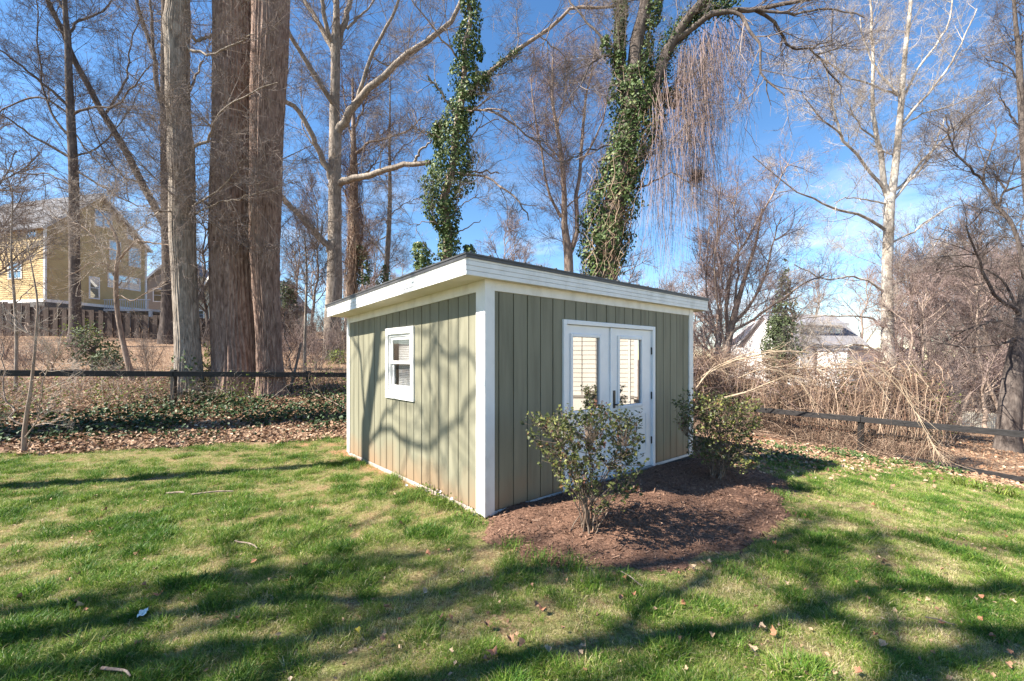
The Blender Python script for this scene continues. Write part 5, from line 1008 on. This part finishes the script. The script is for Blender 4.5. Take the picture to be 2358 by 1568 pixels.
# brushy shrubs: prototype and copies
def brush(seed, h, ns=16):
    g = np.random.default_rng(seed); K = 8; P = np.empty((ns, K, 3)); d = g.normal(size=(ns, 3))*[.42, .42, 0]+[0, 0, 1]; p = g.normal(size=(ns, 3))*[.12, .12, 0]; l = g.uniform(.6, 1, ns)*h/(K-1)
    for k in range(K): P[:, k] = p; d = unit(d+g.normal(size=(ns, 3))*.1); p = p+d*l[:, None]
    R = np.linspace(.018, .006, K)[None]*g.uniform(.6, 1.3, ns)[:, None]
    P1, R1 = grow(P, R, ns*11, .2, 1, (h*.15, h*.4), (25, 60), .008, .004, up=.04, wig=.14, K=6, seed=seed+1); P2, R2 = grow(P1, R1, ns*50, .1, 1, (h*.06, h*.18), (25, 60), .005, .003, up=.03, wig=.14, K=4, seed=seed+2)
    return merge([tubes(P, R, 5)]), merge([tubes(P1, R1, 3), tubes(P2, R2, 3)])
BR = []
for i, (h, mt, tw) in enumerate(((2.6, B_TAN, TW_FAR), (2.2, B_DARK, TW_DARK), (3.2, B_TAN, TW_GREY))):
    o = empty('bare_shrub'); s_, t_ = brush(71+i*5, h); BR.append((o, [mk('stem', s_[0], s_[1], mt, o, smooth=True), mk('twigs', t_[0], t_[1], tw, o)]))
used = set()
for px, Yd, p, sc, lab, grp in [(q[0], q[1], q[2], q[3], 'leafless twiggy shrub in the undergrowth behind the right fence', 'leafless shrubs behind the right fence') for q in
        ((1620, 18, 2, 1.1), (1665, 24, 0, 1.3), (1600, 30, 0, 1.4), (1850, 30, 1, .9), (2000, 25, 1, 1.2), (2080, 22, 2, 1.3), (2130, 18, 1, 1.2), (2150, 20, 2, 1.2), (2180, 15, 1, 1.2), (2210, 34, 2, 1.6), (2300, 38, 0, 1.6), (2240, 33, 2, 1.6), (2150, 29, 0, 1.6), (2400, 21, 1, 1.3), (2065, 32, 0, 1.6), (2020, 35, 2, 1.5), (2120, 34, 1, 1.7), (2290, 33, 2, 1.7), (2350, 32, 0, 1.7), (2105, 22, 0, 1.3))] + \
        [(q[0], q[1], q[2], q[3], 'leafless twiggy shrub on the slope left of the shed', 'leafless shrubs on the left slope') for q in
        ((660, 17, 0, .8), (690, 20, 2, .9), (730, 17, 0, .7), (720, 24, 2, 1), (760, 27, 0, 1.2), (480, 20, 1, .9), (120, 15, 2, .5), (50, 14, 0, .5), (10, 17, 2, .6), (180, 17, 0, .5), (340, 15, 2, .5), (790, 20, 2, .8), (650, 26, 0, 1.3))]:
    x = (px-CX)/F*Yd
    if p in used: o = copy_fast(*BR[p])
    else: o = BR[p][0]; used.add(p)
    o.location = (x, Yd, float(hz(x, Yd))-.03); o.rotation_euler = (0, 0, random.uniform(0, 6.28)); o.scale = (sc,)*3; tag(o, lab, 'shrub', grp)

# ------------------------------------------------------------------ azalea shrubs by the door
B_SHR = barkmat('shrub_bark', (.07, .05, .038), (.17, .125, .095), (.3, .235, .18), 30, .004)
def azalea(label, px, py, tipf, n, seed, nst=22, zb=None, leaf=.036):
    g = np.random.default_rng(seed); Yd = EYE*F/(py-HY)
    for _ in range(4): x = (px-CX)/F*Yd; Yd = (EYE-float(bedz(x, Yd)))*F/(py-HY)
    x = (px-CX)/F*Yd; z = float(bedz(np.array(x), np.array(Yd)))
    r = empty('azalea_shrub', (x, Yd, z), label=label, cat='shrub'); B = np.array([x, Yd, z])
    tips = []
    while len(tips) < n:
        q = tipf(g)
        if q is not None: tips.append(W(q[0], q[1], Yd)+[0, q[2], 0]-B)
    tips = np.array(tips); K = 9
    main = tips[g.choice(n, nst, replace=False)]*.8; b0 = np.stack([g.normal(0, .06, nst), g.normal(0, .06, nst), np.full(nst, -.03)], 1)
    t = np.linspace(0, 1, K)[None, :, None]; mid = b0*.6+main*[.32, .32, .5]+g.normal(size=(nst, 3))*.04
    P0 = (1-t)**2*b0[:, None]+2*t*(1-t)*mid[:, None]+t**2*main[:, None]; P0[:, 1:-1] += g.normal(size=(nst, K-2, 3))*.009
    R0 = np.linspace(.009, .0032, K)[None]*g.uniform(.6, 1.25, nst)[:, None]
    for i in range(nst):
        V, Fq = tubes(P0[i:i+1], R0[i:i+1], 6); mk('stem', V, Fq, B_SHR, r, smooth=True)
    allp = P0[:, 3:].reshape(-1, 3); d = np.linalg.norm(tips[:, None]-allp[None], axis=2)+np.maximum(0, allp[None, :, 2]-tips[:, None, 2]+.05)*2
    j = d.argmin(1); a = allp[j]; K2 = 6; t = np.linspace(0, 1, K2)[None, :, None]; mid = a*.45+tips*.55+g.normal(size=(n, 3))*.035-[0, 0, .03]
    P1 = (1-t)**2*a[:, None]+2*t*(1-t)*mid[:, None]+t**2*tips[:, None]; R1 = np.full((n, 1), 1.)*np.linspace(.0038, .0018, K2)[None]
    P2, R2 = grow(P1, R1, int(n*.8), .3, 1, (.06, .2), (20, 60), .0022, .0013, up=.06, wig=.2, K=4)
    V, Fs = merge([tubes(P1, R1, 4), tubes(P2, R2, 3)]); mk('twigs', V, Fs, B_SHR, r)
    tp_ = np.concatenate([P1[:, -1], P1[:, -2], P2[:, -1]]); m_ = 4; pos = np.repeat(tp_, m_, 0)+g.normal(size=(len(tp_)*m_, 3))*.016
    clump = np.repeat(np.clip(g.normal(.52, .2, len(tp_))+.25*(fbm(tp_[:, 0]*5+seed, tp_[:, 2]*5, tp_[:, 1]*5)-.5)*2, 0, 1), m_)
    V, Ft = leaves(pos, g.normal(size=pos.shape)*.7+[-.2, -.2, .7], leaf*g.uniform(.6, 1.3, len(pos)), .8)
    o = mk('foliage', V, Ft, SHRUB, r, attrs={'tint': np.repeat(np.clip(clump+g.normal(0, .13, len(pos)), 0, 1), 4)}); o['kind'] = 'stuff'; return r
def tip1(g):
    px, py = g.uniform(1210, 1472), g.uniform(928, 1165)
    top = np.interp(px, [1210, 1230, 1262, 1285, 1310, 1345, 1385, 1420, 1455, 1472], [965, 948, 962, 955, 938, 930, 928, 935, 950, 985]); lo = np.interp(px, [1210, 1260, 1290, 1340, 1400, 1450, 1472], [1010, 1040, 1115, 1150, 1145, 1110, 1070])
    return (px, py, g.uniform(-.42, .42)*np.sqrt(max(0, 1-((px-1345)/140)**2))) if top < py < lo and fbm(px*.022, py*.022, 3.3) > .36 else None
def tip2(g):
    px, py = g.uniform(1560, 1742), g.uniform(898, 1075)
    top = np.interp(px, [1560, 1580, 1610, 1660, 1700, 1740, 1772], [930, 905, 900, 908, 915, 925, 965]); lo = np.interp(px, [1560, 1590, 1610, 1700, 1760, 1772], [960, 1010, 1065, 1075, 1060, 1040])
    return (px, py, g.uniform(-.35, .3)) if top < py < lo and fbm(px*.03+4, py*.03, 1.3) > .3 else None
azalea('azalea shrub with green and bronze leaves in front of the white double door', 1352, 1222, tip1, 350, 3)
azalea('broader azalea shrub at the far corner of the shed beside the vines', 1650, 1098, tip2, 420, 8, 26)

# ------------------------------------------------------------------ ivy ground cover, fallen leaves
def cover(name, label, x, y, size, lift, mat, tmu=.5, tsd=.2, flatn=.7, cat='ground cover', wid=1.0):
    n = len(x); z = hz(x, y)+rng.uniform(.005, 1, n)**1.5*lift; nr = rng.normal(size=(n, 3))*flatn+[-.05, -.15, 1]
    V, Ft = leaves(np.stack([x, y, z], 1), nr, size*rng.uniform(.6, 1.3, n), wid)
    return tag(mk(name, V, Ft, mat, attrs={'tint': np.repeat(np.clip(rng.normal(tmu, tsd, n), 0, 1), 4)}), label, cat, kind='stuff')
n = 52000; x = rng.uniform(-15, -2.2, n); y = edgeL(x)+rng.uniform(.2, 5.2, n); d = y-edgeL(x)
dens = np.exp(-((d-1.75)/.85)**2)*(.55+.45*ss(-13, -7, x)*1)+.8*np.exp(-((x+6.6)/1.9)**2-((y-11.6)/1.1)**2)+.5*np.exp(-((x+8.3)/1.0)**2-((y-11)/1.4)**2)
k = rng.random(n) < .62*dens*ss(.38, .6, fbm(x*1.2, y*1.2)+.08); cover('ivy_ground_cover', 'dark glossy ivy covering the bank below the left rail fence', x[k], y[k], .075, .2, IVY_G, .42, .22)
n = 9000; x = rng.uniform(-15, -2.4, n); y = fenceL(x)+rng.uniform(-1.7, 2.5, n); k = fbm(x*1.4+3, y*1.4) > .5; cover('weed_leaves', 'yellow green weed leaves sprouting along the left rail fence', x[k], y[k], .05, .75, YELG, .42, .22)
n = 52000; x = rng.uniform(-16, -1.6, n); y = edgeL(x)-.5+rng.uniform(0, 1, n)**1.35*8.5; k = (lawn_sd(x, y)+.8*(fbm(x*1.6, y*1.6)-.5) < .12); k &= ~((np.abs(loc(x, y)[0]-2) < 2.3) & (loc(x, y)[1] > -.2) & (loc(x, y)[1] < 4))
cover('leaf_litter', 'brown fallen leaves carpeting the bank beyond the lawn', x[k], y[k], .085, .05, LITTER, .5, .26, .45, 'leaves', .75)
n = 9000; x = rng.uniform(3.6, 13, n); y = np.minimum(8.4+.37*(x-4.9), 9.6-.97*(x-8.4))+rng.normal(.4, .8, n); cover('leaf_litter', 'brown fallen leaves along the right fence line', x, y, .075, .05, LITTER, .5, .26, .45, 'leaves', .75)
n = 5200; x = rng.uniform(4.6, 11.5, n); y = np.minimum(8.4+.37*(x-4.9), 9.6-.97*(x-8.4))+rng.normal(.35, .45, n); k = fbm(x*1.3, y*1.3+7) > .47; cover('ivy_ground_cover', 'green ivy edging the lawn below the right rail fence', x[k], y[k], .06, .12, IVY, .5, .22)
n = 12000; x = rng.uniform(6, 26, n); y = rng.uniform(8, 24, n); k = (CX+F*x/y > 2120) & (y > fR(np.minimum(x, 12.5))+.1); cover('leaf_litter', 'brown leaves on the sloping ground beyond the right fence', x[k], y[k], .11, .04, LITTER, .4, .24, .45, 'leaves', .75)
n = 4200; y = 1.7+rng.random(n)**1.5*7.5; x = rng.uniform(-1, 1, n)*(y*1.22+.4); k = (lawn_sd(x, y) > 0) & (bed_sd(x, y) < .05) & (fbm(x*2.6, y*2.6+4) > rng.uniform(.38, .6, n)); la, lb = loc(x, y); k &= ~((la > -.05) & (la < 4.4) & (lb > -.05) & (lb < 3.9)); cover('leaf_scraps', 'small brown leaf scraps caught in the lawn', x[k], y[k], .028, .03, LITTER, .45, .25, .6, 'leaves', .8)
# clumps of strappy green leaves along the right fence
for i, (px, py, s) in enumerate(((2150, 1108, .8), (2205, 1118, 1), (2250, 1128, 1), (2300, 1140, 1.1), (2335, 1148, 1), (2060, 1072, .9), (2010, 1066, .8))):
    Yd = 8.5
    for _ in range(6): x = (px-CX)/F*Yd; Yd = (EYE-float(hz(x, Yd)))*F/(py-HY)
    n = 34; b = rng.normal(size=(n, 3))*[.05, .05, 0]; d = unit(rng.normal(size=(n, 3))*[.55, .55, 0]+[0, 0, 1]); l = rng.uniform(.14, .26, n)*s; sd = unit(np.cross(d, [0, 0, 1.]))*.007
    m1 = b+d*l[:, None]*.6; tp_ = b+d*l[:, None]*[1.25, 1.25, .85]; V = np.stack([b-sd, b+sd, m1+sd, tp_, m1-sd], 1).reshape(-1, 3); q = np.arange(n)*5
    o = mk('lily_clump', V, [np.stack([q, q+1, q+2, q+4], 1), np.stack([q+4, q+2, q+3], 1)], YELG, attrs={'tint': np.repeat(rng.uniform(.25, .8, n), 5)}); o.location = (x, Yd, float(hz(x, Yd)))
    tag(o, 'clump of strappy bright green leaves at the lawn edge under the right fence', 'plant', 'strappy leaved clumps by the right fence')
# mulch chips
n = 15000; a = rng.uniform(-.4, 5.1, n); b = rng.uniform(-2.1, .0, n); k = sdpoly(a, b, BED)+.35*(fbm(a*2.2, b*2.2)-.5) > rng.uniform(-.12, .1, n); a, b = a[k], b[k]; n = len(a); x, y = wld(a, b)
z = bedz(x, y)+.03*(fbm(x*6, y*6)-.5)+rng.uniform(.0, .018, n); d = unit(rng.normal(size=(n, 3))*[1, 1, .3]); s2 = unit(np.cross(d, rng.normal(size=(n, 3))*.4+[0, 0, 1])); big_ = rng.random(n) < .12; ln_ = (rng.uniform(.012, .045, n)*(1+.8*big_))[:, None]/2; wd_ = (rng.uniform(.003, .009, n)*(1+1.2*big_))[:, None]/2
p = np.stack([x, y, z], 1); V = np.stack([p-d*ln_-s2*wd_, p+d*ln_-s2*wd_, p+d*ln_+s2*wd_, p-d*ln_+s2*wd_], 1).reshape(-1, 3)
tag(mk('mulch_chips', V, np.arange(n*4).reshape(-1, 4), MULCH, attrs={'tint': np.repeat(rng.random(n), 4)}), 'reddish brown bark mulch chips around the door shrubs', 'mulch', kind='stuff')

# ------------------------------------------------------------------ grass
def tuft(seed, nb, hgt, spread, stub=False):
    g = np.random.default_rng(seed); n = nb; b = np.stack([g.normal(0, spread, n), g.normal(0, spread, n), np.full(n, -.004)], 1); h = (.35+.65*g.random(n)**1.2)*hgt
    t = np.clip(.34+g.normal(0, .12, n), 0, .62); dead = g.random(n) < .2; t[dead] = g.uniform(.72, 1, dead.sum()); h[dead] *= .8
    th = g.uniform(0, 6.283, n); l = g.uniform(.1, .8, n)*(1+.7*dead); d = unit(np.stack([np.cos(th)*l, np.sin(th)*l, np.ones(n)], 1)+b*[6, 6, 0]); ph = g.uniform(0, 6.283, n); w = g.uniform(.0022, .0042, n); sv = np.stack([np.cos(ph), np.sin(ph), np.zeros(n)], 1)*w[:, None]/2
    m1 = b+d*h[:, None]*.55; tp = b+unit(d*[1.7, 1.7, .8])*h[:, None]; V = np.stack([b-sv, b+sv, m1+sv*.8, tp, m1-sv*.8], 1).reshape(-1, 3); q = np.arange(n)*5
    o = mk('grass_tuft', V, [np.stack([q, q+1, q+2, q+4], 1), np.stack([q+4, q+2, q+3], 1)], GRASS, attrs={'tint': np.repeat(t, 5)}); COL.objects.unlink(o); return o
n = 125000; y0, y1, pw = 1.4, 10.4, .45
u = rng.random(n); y = (y0**pw+u*(y1**pw-y0**pw))**(1/pw); x = rng.uniform(-1, 1, n)*(y*1.25+.7)
sdl = lawn_sd(x, y)+.7*(fbm(x*1.7, y*1.7)-.5); la, lb = loc(x, y)
k = (sdl > rng.uniform(-.25, .35, n)) & ~((la > -.03) & (la < 4.36) & (lb > -.03) & (lb < 3.9)) & (strip_sd(x, y)+.2*(fbm(x*3, y*3)-.5) < rng.uniform(-.04, .12, n)) & (bed_sd(x, y)+.35*(fbm(la*2.2, lb*2.2)-.5) < rng.uniform(-.3, .0, n))
pat = .45*fbm(x*1.9+31, y*1.9, 0, 3)+.55*fbm(x*5.5+3, y*5.5, 0, 2); k &= rng.random(n) < .2+1.1*ss(.36, .58, pat)
x, y, pat = x[k], y[k], pat[k]; n = len(x); g2 = vn(x*4.3+3, y*4.3+9)
scl = (.55+.75*ss(.3, .8, vn(x*7, y*7)))*(.65+.6*ss(.35, .65, pat))*rng.uniform(.75, 1.25, n)
pt = np.clip(.15-1.1*(pat-.47)+.3*(.5-g2)+rng.normal(0, .09, n), -.25, .5)
TUFTS = [tuft(200+i, 26, .07, .016+.006*(i % 3)) for i in range(14)]; rz_ = lambda n: np.stack([rng.normal(0, .08, n), rng.normal(0, .08, n), rng.uniform(0, 6.283, n)], 1)
tag(scatter('lawn_grass', np.stack([x, y, hz(x, y)], 1), rz_(n), scl, pt, TUFTS, GRASS), 'patchy green lawn grass with dry straw blades', 'grass')
n = 60000; u = rng.random(n); y = (y0**pw+u*(y1**pw-y0**pw))**(1/pw); x = rng.uniform(-1, 1, n)*(y*1.25+.7); la, lb = loc(x, y)
k = (lawn_sd(x, y)+.9*(fbm(x*1.7, y*1.7)-.5) > rng.uniform(-.6, .2, n)) & ~((la > -.03) & (la < 4.36) & (lb > -.03) & (lb < 3.9)) & (bed_sd(x, y)+.35*(fbm(la*2.2, lb*2.2)-.5) < rng.uniform(-.3, .02, n)) & (fbm(x*3.1+5, y*3.1, 0, 3) > rng.uniform(.3, .55, n)); x, y = x[k], y[k]; n = len(x)
tag(scatter('dry_thatch', np.stack([x, y, hz(x, y)], 1), rz_(n)*[3.5, 3.5, 1], rng.uniform(.35, .75, n), np.clip(rng.normal(.4, .12, n), .2, .7), TUFTS, GRASS), 'short dry straw thatch between the green lawn tufts', 'grass')
# taller tufts
cx_ = []; 
for px, py, s in ((1318, 1312, 1.5), (1180, 1262, 1.1), (1700, 1330, 1.2), (880, 1125, 1.5), (905, 1108, 1.5), (830, 1070, 1.2), (815, 1078, 1.2), (640, 1048, 1), (700, 1052, 1), (1245, 1300, 1.2), (1800, 1140, 1), (1440, 1340, 1), (1010, 1160, 1.2), (960, 1150, 1.3), (1080, 1195, 1), (1850, 1190, 1)):
    Yd = EYE*F/(py-HY)
    for _ in range(4): x = (px-CX)/F*Yd; Yd = (EYE-float(hz(x, Yd)))*F/(py-HY)
    n = 150; b = np.stack([(px-CX)/F*Yd+rng.normal(0, .07, n), Yd+rng.normal(0, .07, n), np.zeros(n)], 1); b[:, 2] = hz(b[:, 0], b[:, 1]); cx_.append((b, s))
b = np.concatenate([c_[0] for c_ in cx_]); s = np.concatenate([np.full(150, c_[1]) for c_ in cx_]); n = len(b); h = rng.uniform(.05, .12, n)*s; th = rng.uniform(0, 6.283, n); d2 = unit(np.stack([np.cos(th)*.5, np.sin(th)*.5, np.ones(n)], 1)); sv = np.stack([-np.sin(th), np.cos(th), 0*th], 1)*.0025
m1 = b+d2*h[:, None]*.55; tp_ = b+unit(d2*[1.8, 1.8, .8])*h[:, None]; V = np.stack([b-sv, b+sv, m1+sv*.75, tp_, m1-sv*.75], 1).reshape(-1, 3); q = np.arange(n)*5
tag(mk('grass_tufts', V, [np.stack([q, q+1, q+2, q+4], 1), np.stack([q+4, q+2, q+3], 1)], GRASS, attrs={'tint': np.repeat(rng.uniform(.0, .6, n), 5)}), 'taller tufts of grass at the mulch edge and shed wall', 'grass', kind='stuff')

# ------------------------------------------------------------------ small things lying about
def gp(px, py, lift=0.0):
    Yd = EYE*F/(py-HY)
    for _ in range(6): x = (px-CX)/F*Yd; Yd = (EYE-float(hz(x, Yd))-lift)*F/(py-HY)
    x = (px-CX)/F*Yd; return np.array([x, Yd, float(hz(x, Yd))+lift])
def dead_leaf(seed):
    g = np.random.default_rng(seed); n = 14; a = np.linspace(0, 2*math.pi, n, endpoint=False); r = .42+.07*np.cos(5*a+seed)+.08*np.cos(2*a)+g.normal(0, .07, n)
    V = np.stack([r*np.cos(a)*g.uniform(.45, .85), r*np.sin(a), .3*np.sin(a*2+seed)*r+.35*r**2+.25*r*np.cos(a)**2], 1); V = np.vstack([V, [[0, 0, -.04]]]); Ft = np.array([[i, (i+1) % n, n] for i in range(n)]); return V, Ft
LM = [M('fallen_leaf_%s' % nm, [(.3, c0), (.7, c1)], 14, rough=.75) for nm, c0, c1 in (('brown', (.15, .08, .045), (.32, .19, .115)), ('tan', (.3, .2, .12), (.52, .39, .26)), ('russet', (.24, .1, .055), (.42, .21, .12)), ('yellow', (.5, .36, .04), (.68, .52, .08)))]
LP_ = {}
def put_leaf(p, s, k, lab, grp=None, tilt=.45):
    key = (k, random.randrange(4))
    if key not in LP_: V, Ft = dead_leaf(key[1]*7+k); LP_[key] = mk('fallen_leaf', V, Ft, LM[k]); o = LP_[key]
    else: o = LP_[key].copy(); COL.objects.link(o)
    o.location = p+[0, 0, .02]; o.scale = (s, s, s); o.rotation_euler = (random.gauss(0, tilt), random.gauss(0, tilt), random.uniform(0, 6.28)); return tag(o, lab, 'leaf', grp)
lg = np.random.default_rng(77); cnt = 0
while cnt < 130:
    px = lg.uniform(10, 2350); py = lg.uniform(1120, 1560); 
    if py < 1300 and lg.random() < .35: continue
    p = gp(px, py, .02)
    if lawn_sd(p[0], p[1]) < .2 or bed_sd(p[0], p[1]) > -.05: continue
    la, lb = loc(p[0], p[1])
    if -.05 < la < 4.5 and -.05 < lb < 4: continue
    if px < 1100 and lg.random() < .4: continue
    put_leaf(p, lg.uniform(.03, .065), int(lg.integers(3)), 'dry brown fallen leaf lying in the lawn grass', 'fallen leaves scattered on the lawn'); cnt += 1
put_leaf(gp(822, 1460, .03), .05, 3, 'small yellow leaf lying alone in the grass at bottom centre left')
def bits(name, label, cat, px, py, V, Fs, m, rot=(0, 0, 0), lift=.015):
    o = mk(name, V, Fs, m); o.location = gp(px, py, lift); o.rotation_euler = rot; return tag(o, label, cat)
# crumpled white scrap
gx, gy = np.meshgrid(np.linspace(-.5, .5, 7), np.linspace(-.5, .5, 7)); V = np.stack([gx*.05, gy*.06, .018*(fbm(gx*4, gy*4)*2-.6)+.02*gx**2], -1).reshape(-1, 3); i3 = np.arange(49).reshape(7, 7)
bits('paper_scrap', 'crumpled white scrap lying in the grass at lower left', 'litter', 331, 1412, V, np.stack([i3[:-1, :-1], i3[:-1, 1:], i3[1:, 1:], i3[1:, :-1]], -1).reshape(-1, 4), flat('white_scrap', (.7, .71, .66), .6), (.25, -.2, .4), .035)
def stick(label, a, b, r, bend=.03, lift=.045):
    A, B_ = gp(*a, lift), gp(*b, lift); bend = min(bend, .06*np.linalg.norm(B_-A)); m_ = (A+B_)/2+[0, bend, bend*.3]; P = resample(np.array([A, A*.6+m_*.4+rng.normal(size=3)*.004, m_, B_*.6+m_*.4+rng.normal(size=3)*.004, B_]), 10)-A
    V, Fq = tubes(P[None], np.linspace(r, r*.55, 10)[None], 6); o = mk('stick', V, Fq, B_TAN, smooth=True); o.location = A; return tag(o, label, 'stick')
stick('short thick stick lying left of the pair in mid lawn', (383, 1136), (425, 1134), .014)
stick('longer thin stick lying just right of the short thick one in mid lawn', (440, 1139), (538, 1131), .012)
stick('pale stick lying diagonal in the grass below mid left lawn', (541, 1245), (592, 1262), .007)
stick('pale broken stick at the bottom edge of the lawn lower left', (234, 1538), (300, 1558), .009)
stick('thin straight stick in the dry grass below the front shrub', (1430, 1315), (1480, 1350), .005)
stick('thin stick lying in the grass at lower right', (2130, 1420), (2200, 1438), .004)
stick('pale dead branch lying on ivy beside the shed back corner', (700, 945), (800, 968), .012, .1, .12)
stick('forked pale twig on the dark ivy left of the shed', (722, 975), (768, 955), .008, .05, .12)
# periwinkle by the sunny wall
cp = gp(1005, 1150); pr = empty('periwinkle_patch', cp, label='low green periwinkle patch with pale flowers at the foot of the sunny wall', cat='plant')
n = 520; t = rng.random(n); q = np.array([gp(960, 1133), gp(1005, 1152), gp(1058, 1178), gp(1100, 1200)]); pc = np.stack([np.interp(t, [0, .4, .8, 1], q[:, i]) for i in range(3)], 1)+rng.normal(size=(n, 3))*[.06, .05, 0]; pc[:, 2] += rng.uniform(0, 1, n)*np.interp(t, [0, .15, .4, .7, 1], [.06, .16, .12, .09, .05])
V, Ft = leaves(pc-cp, rng.normal(size=(n, 3))*.7+[-.3, -.3, .6], .03*rng.uniform(.6, 1.4, n), .6); o = mk('foliage', V, Ft, YELG, pr, attrs={'tint': np.repeat(np.clip(rng.normal(.42, .2, n), 0, 1), 4)}); o['kind'] = 'stuff'
FLW = flat('pale_flower', (.62, .66, .8), .6)
for k in range(7):
    pz = pc[rng.integers(n)]-cp+[-.03, -.03, .03]; a = np.arange(5)*2*math.pi/5; V = [[0, 0, 0]]; Ft = []
    for j, an in enumerate(a): V += [[.014*math.cos(an-.4), .014*math.sin(an-.4), .003], [.019*math.cos(an), .019*math.sin(an), .004], [.014*math.cos(an+.4), .014*math.sin(an+.4), .003]]; Ft.append([0, 1+3*j, 2+3*j, 3+3*j])
    o = mk('flower', np.array(V), np.array(Ft), FLW, pr); o.location = pz; o.rotation_euler = (.7, -.3, k)
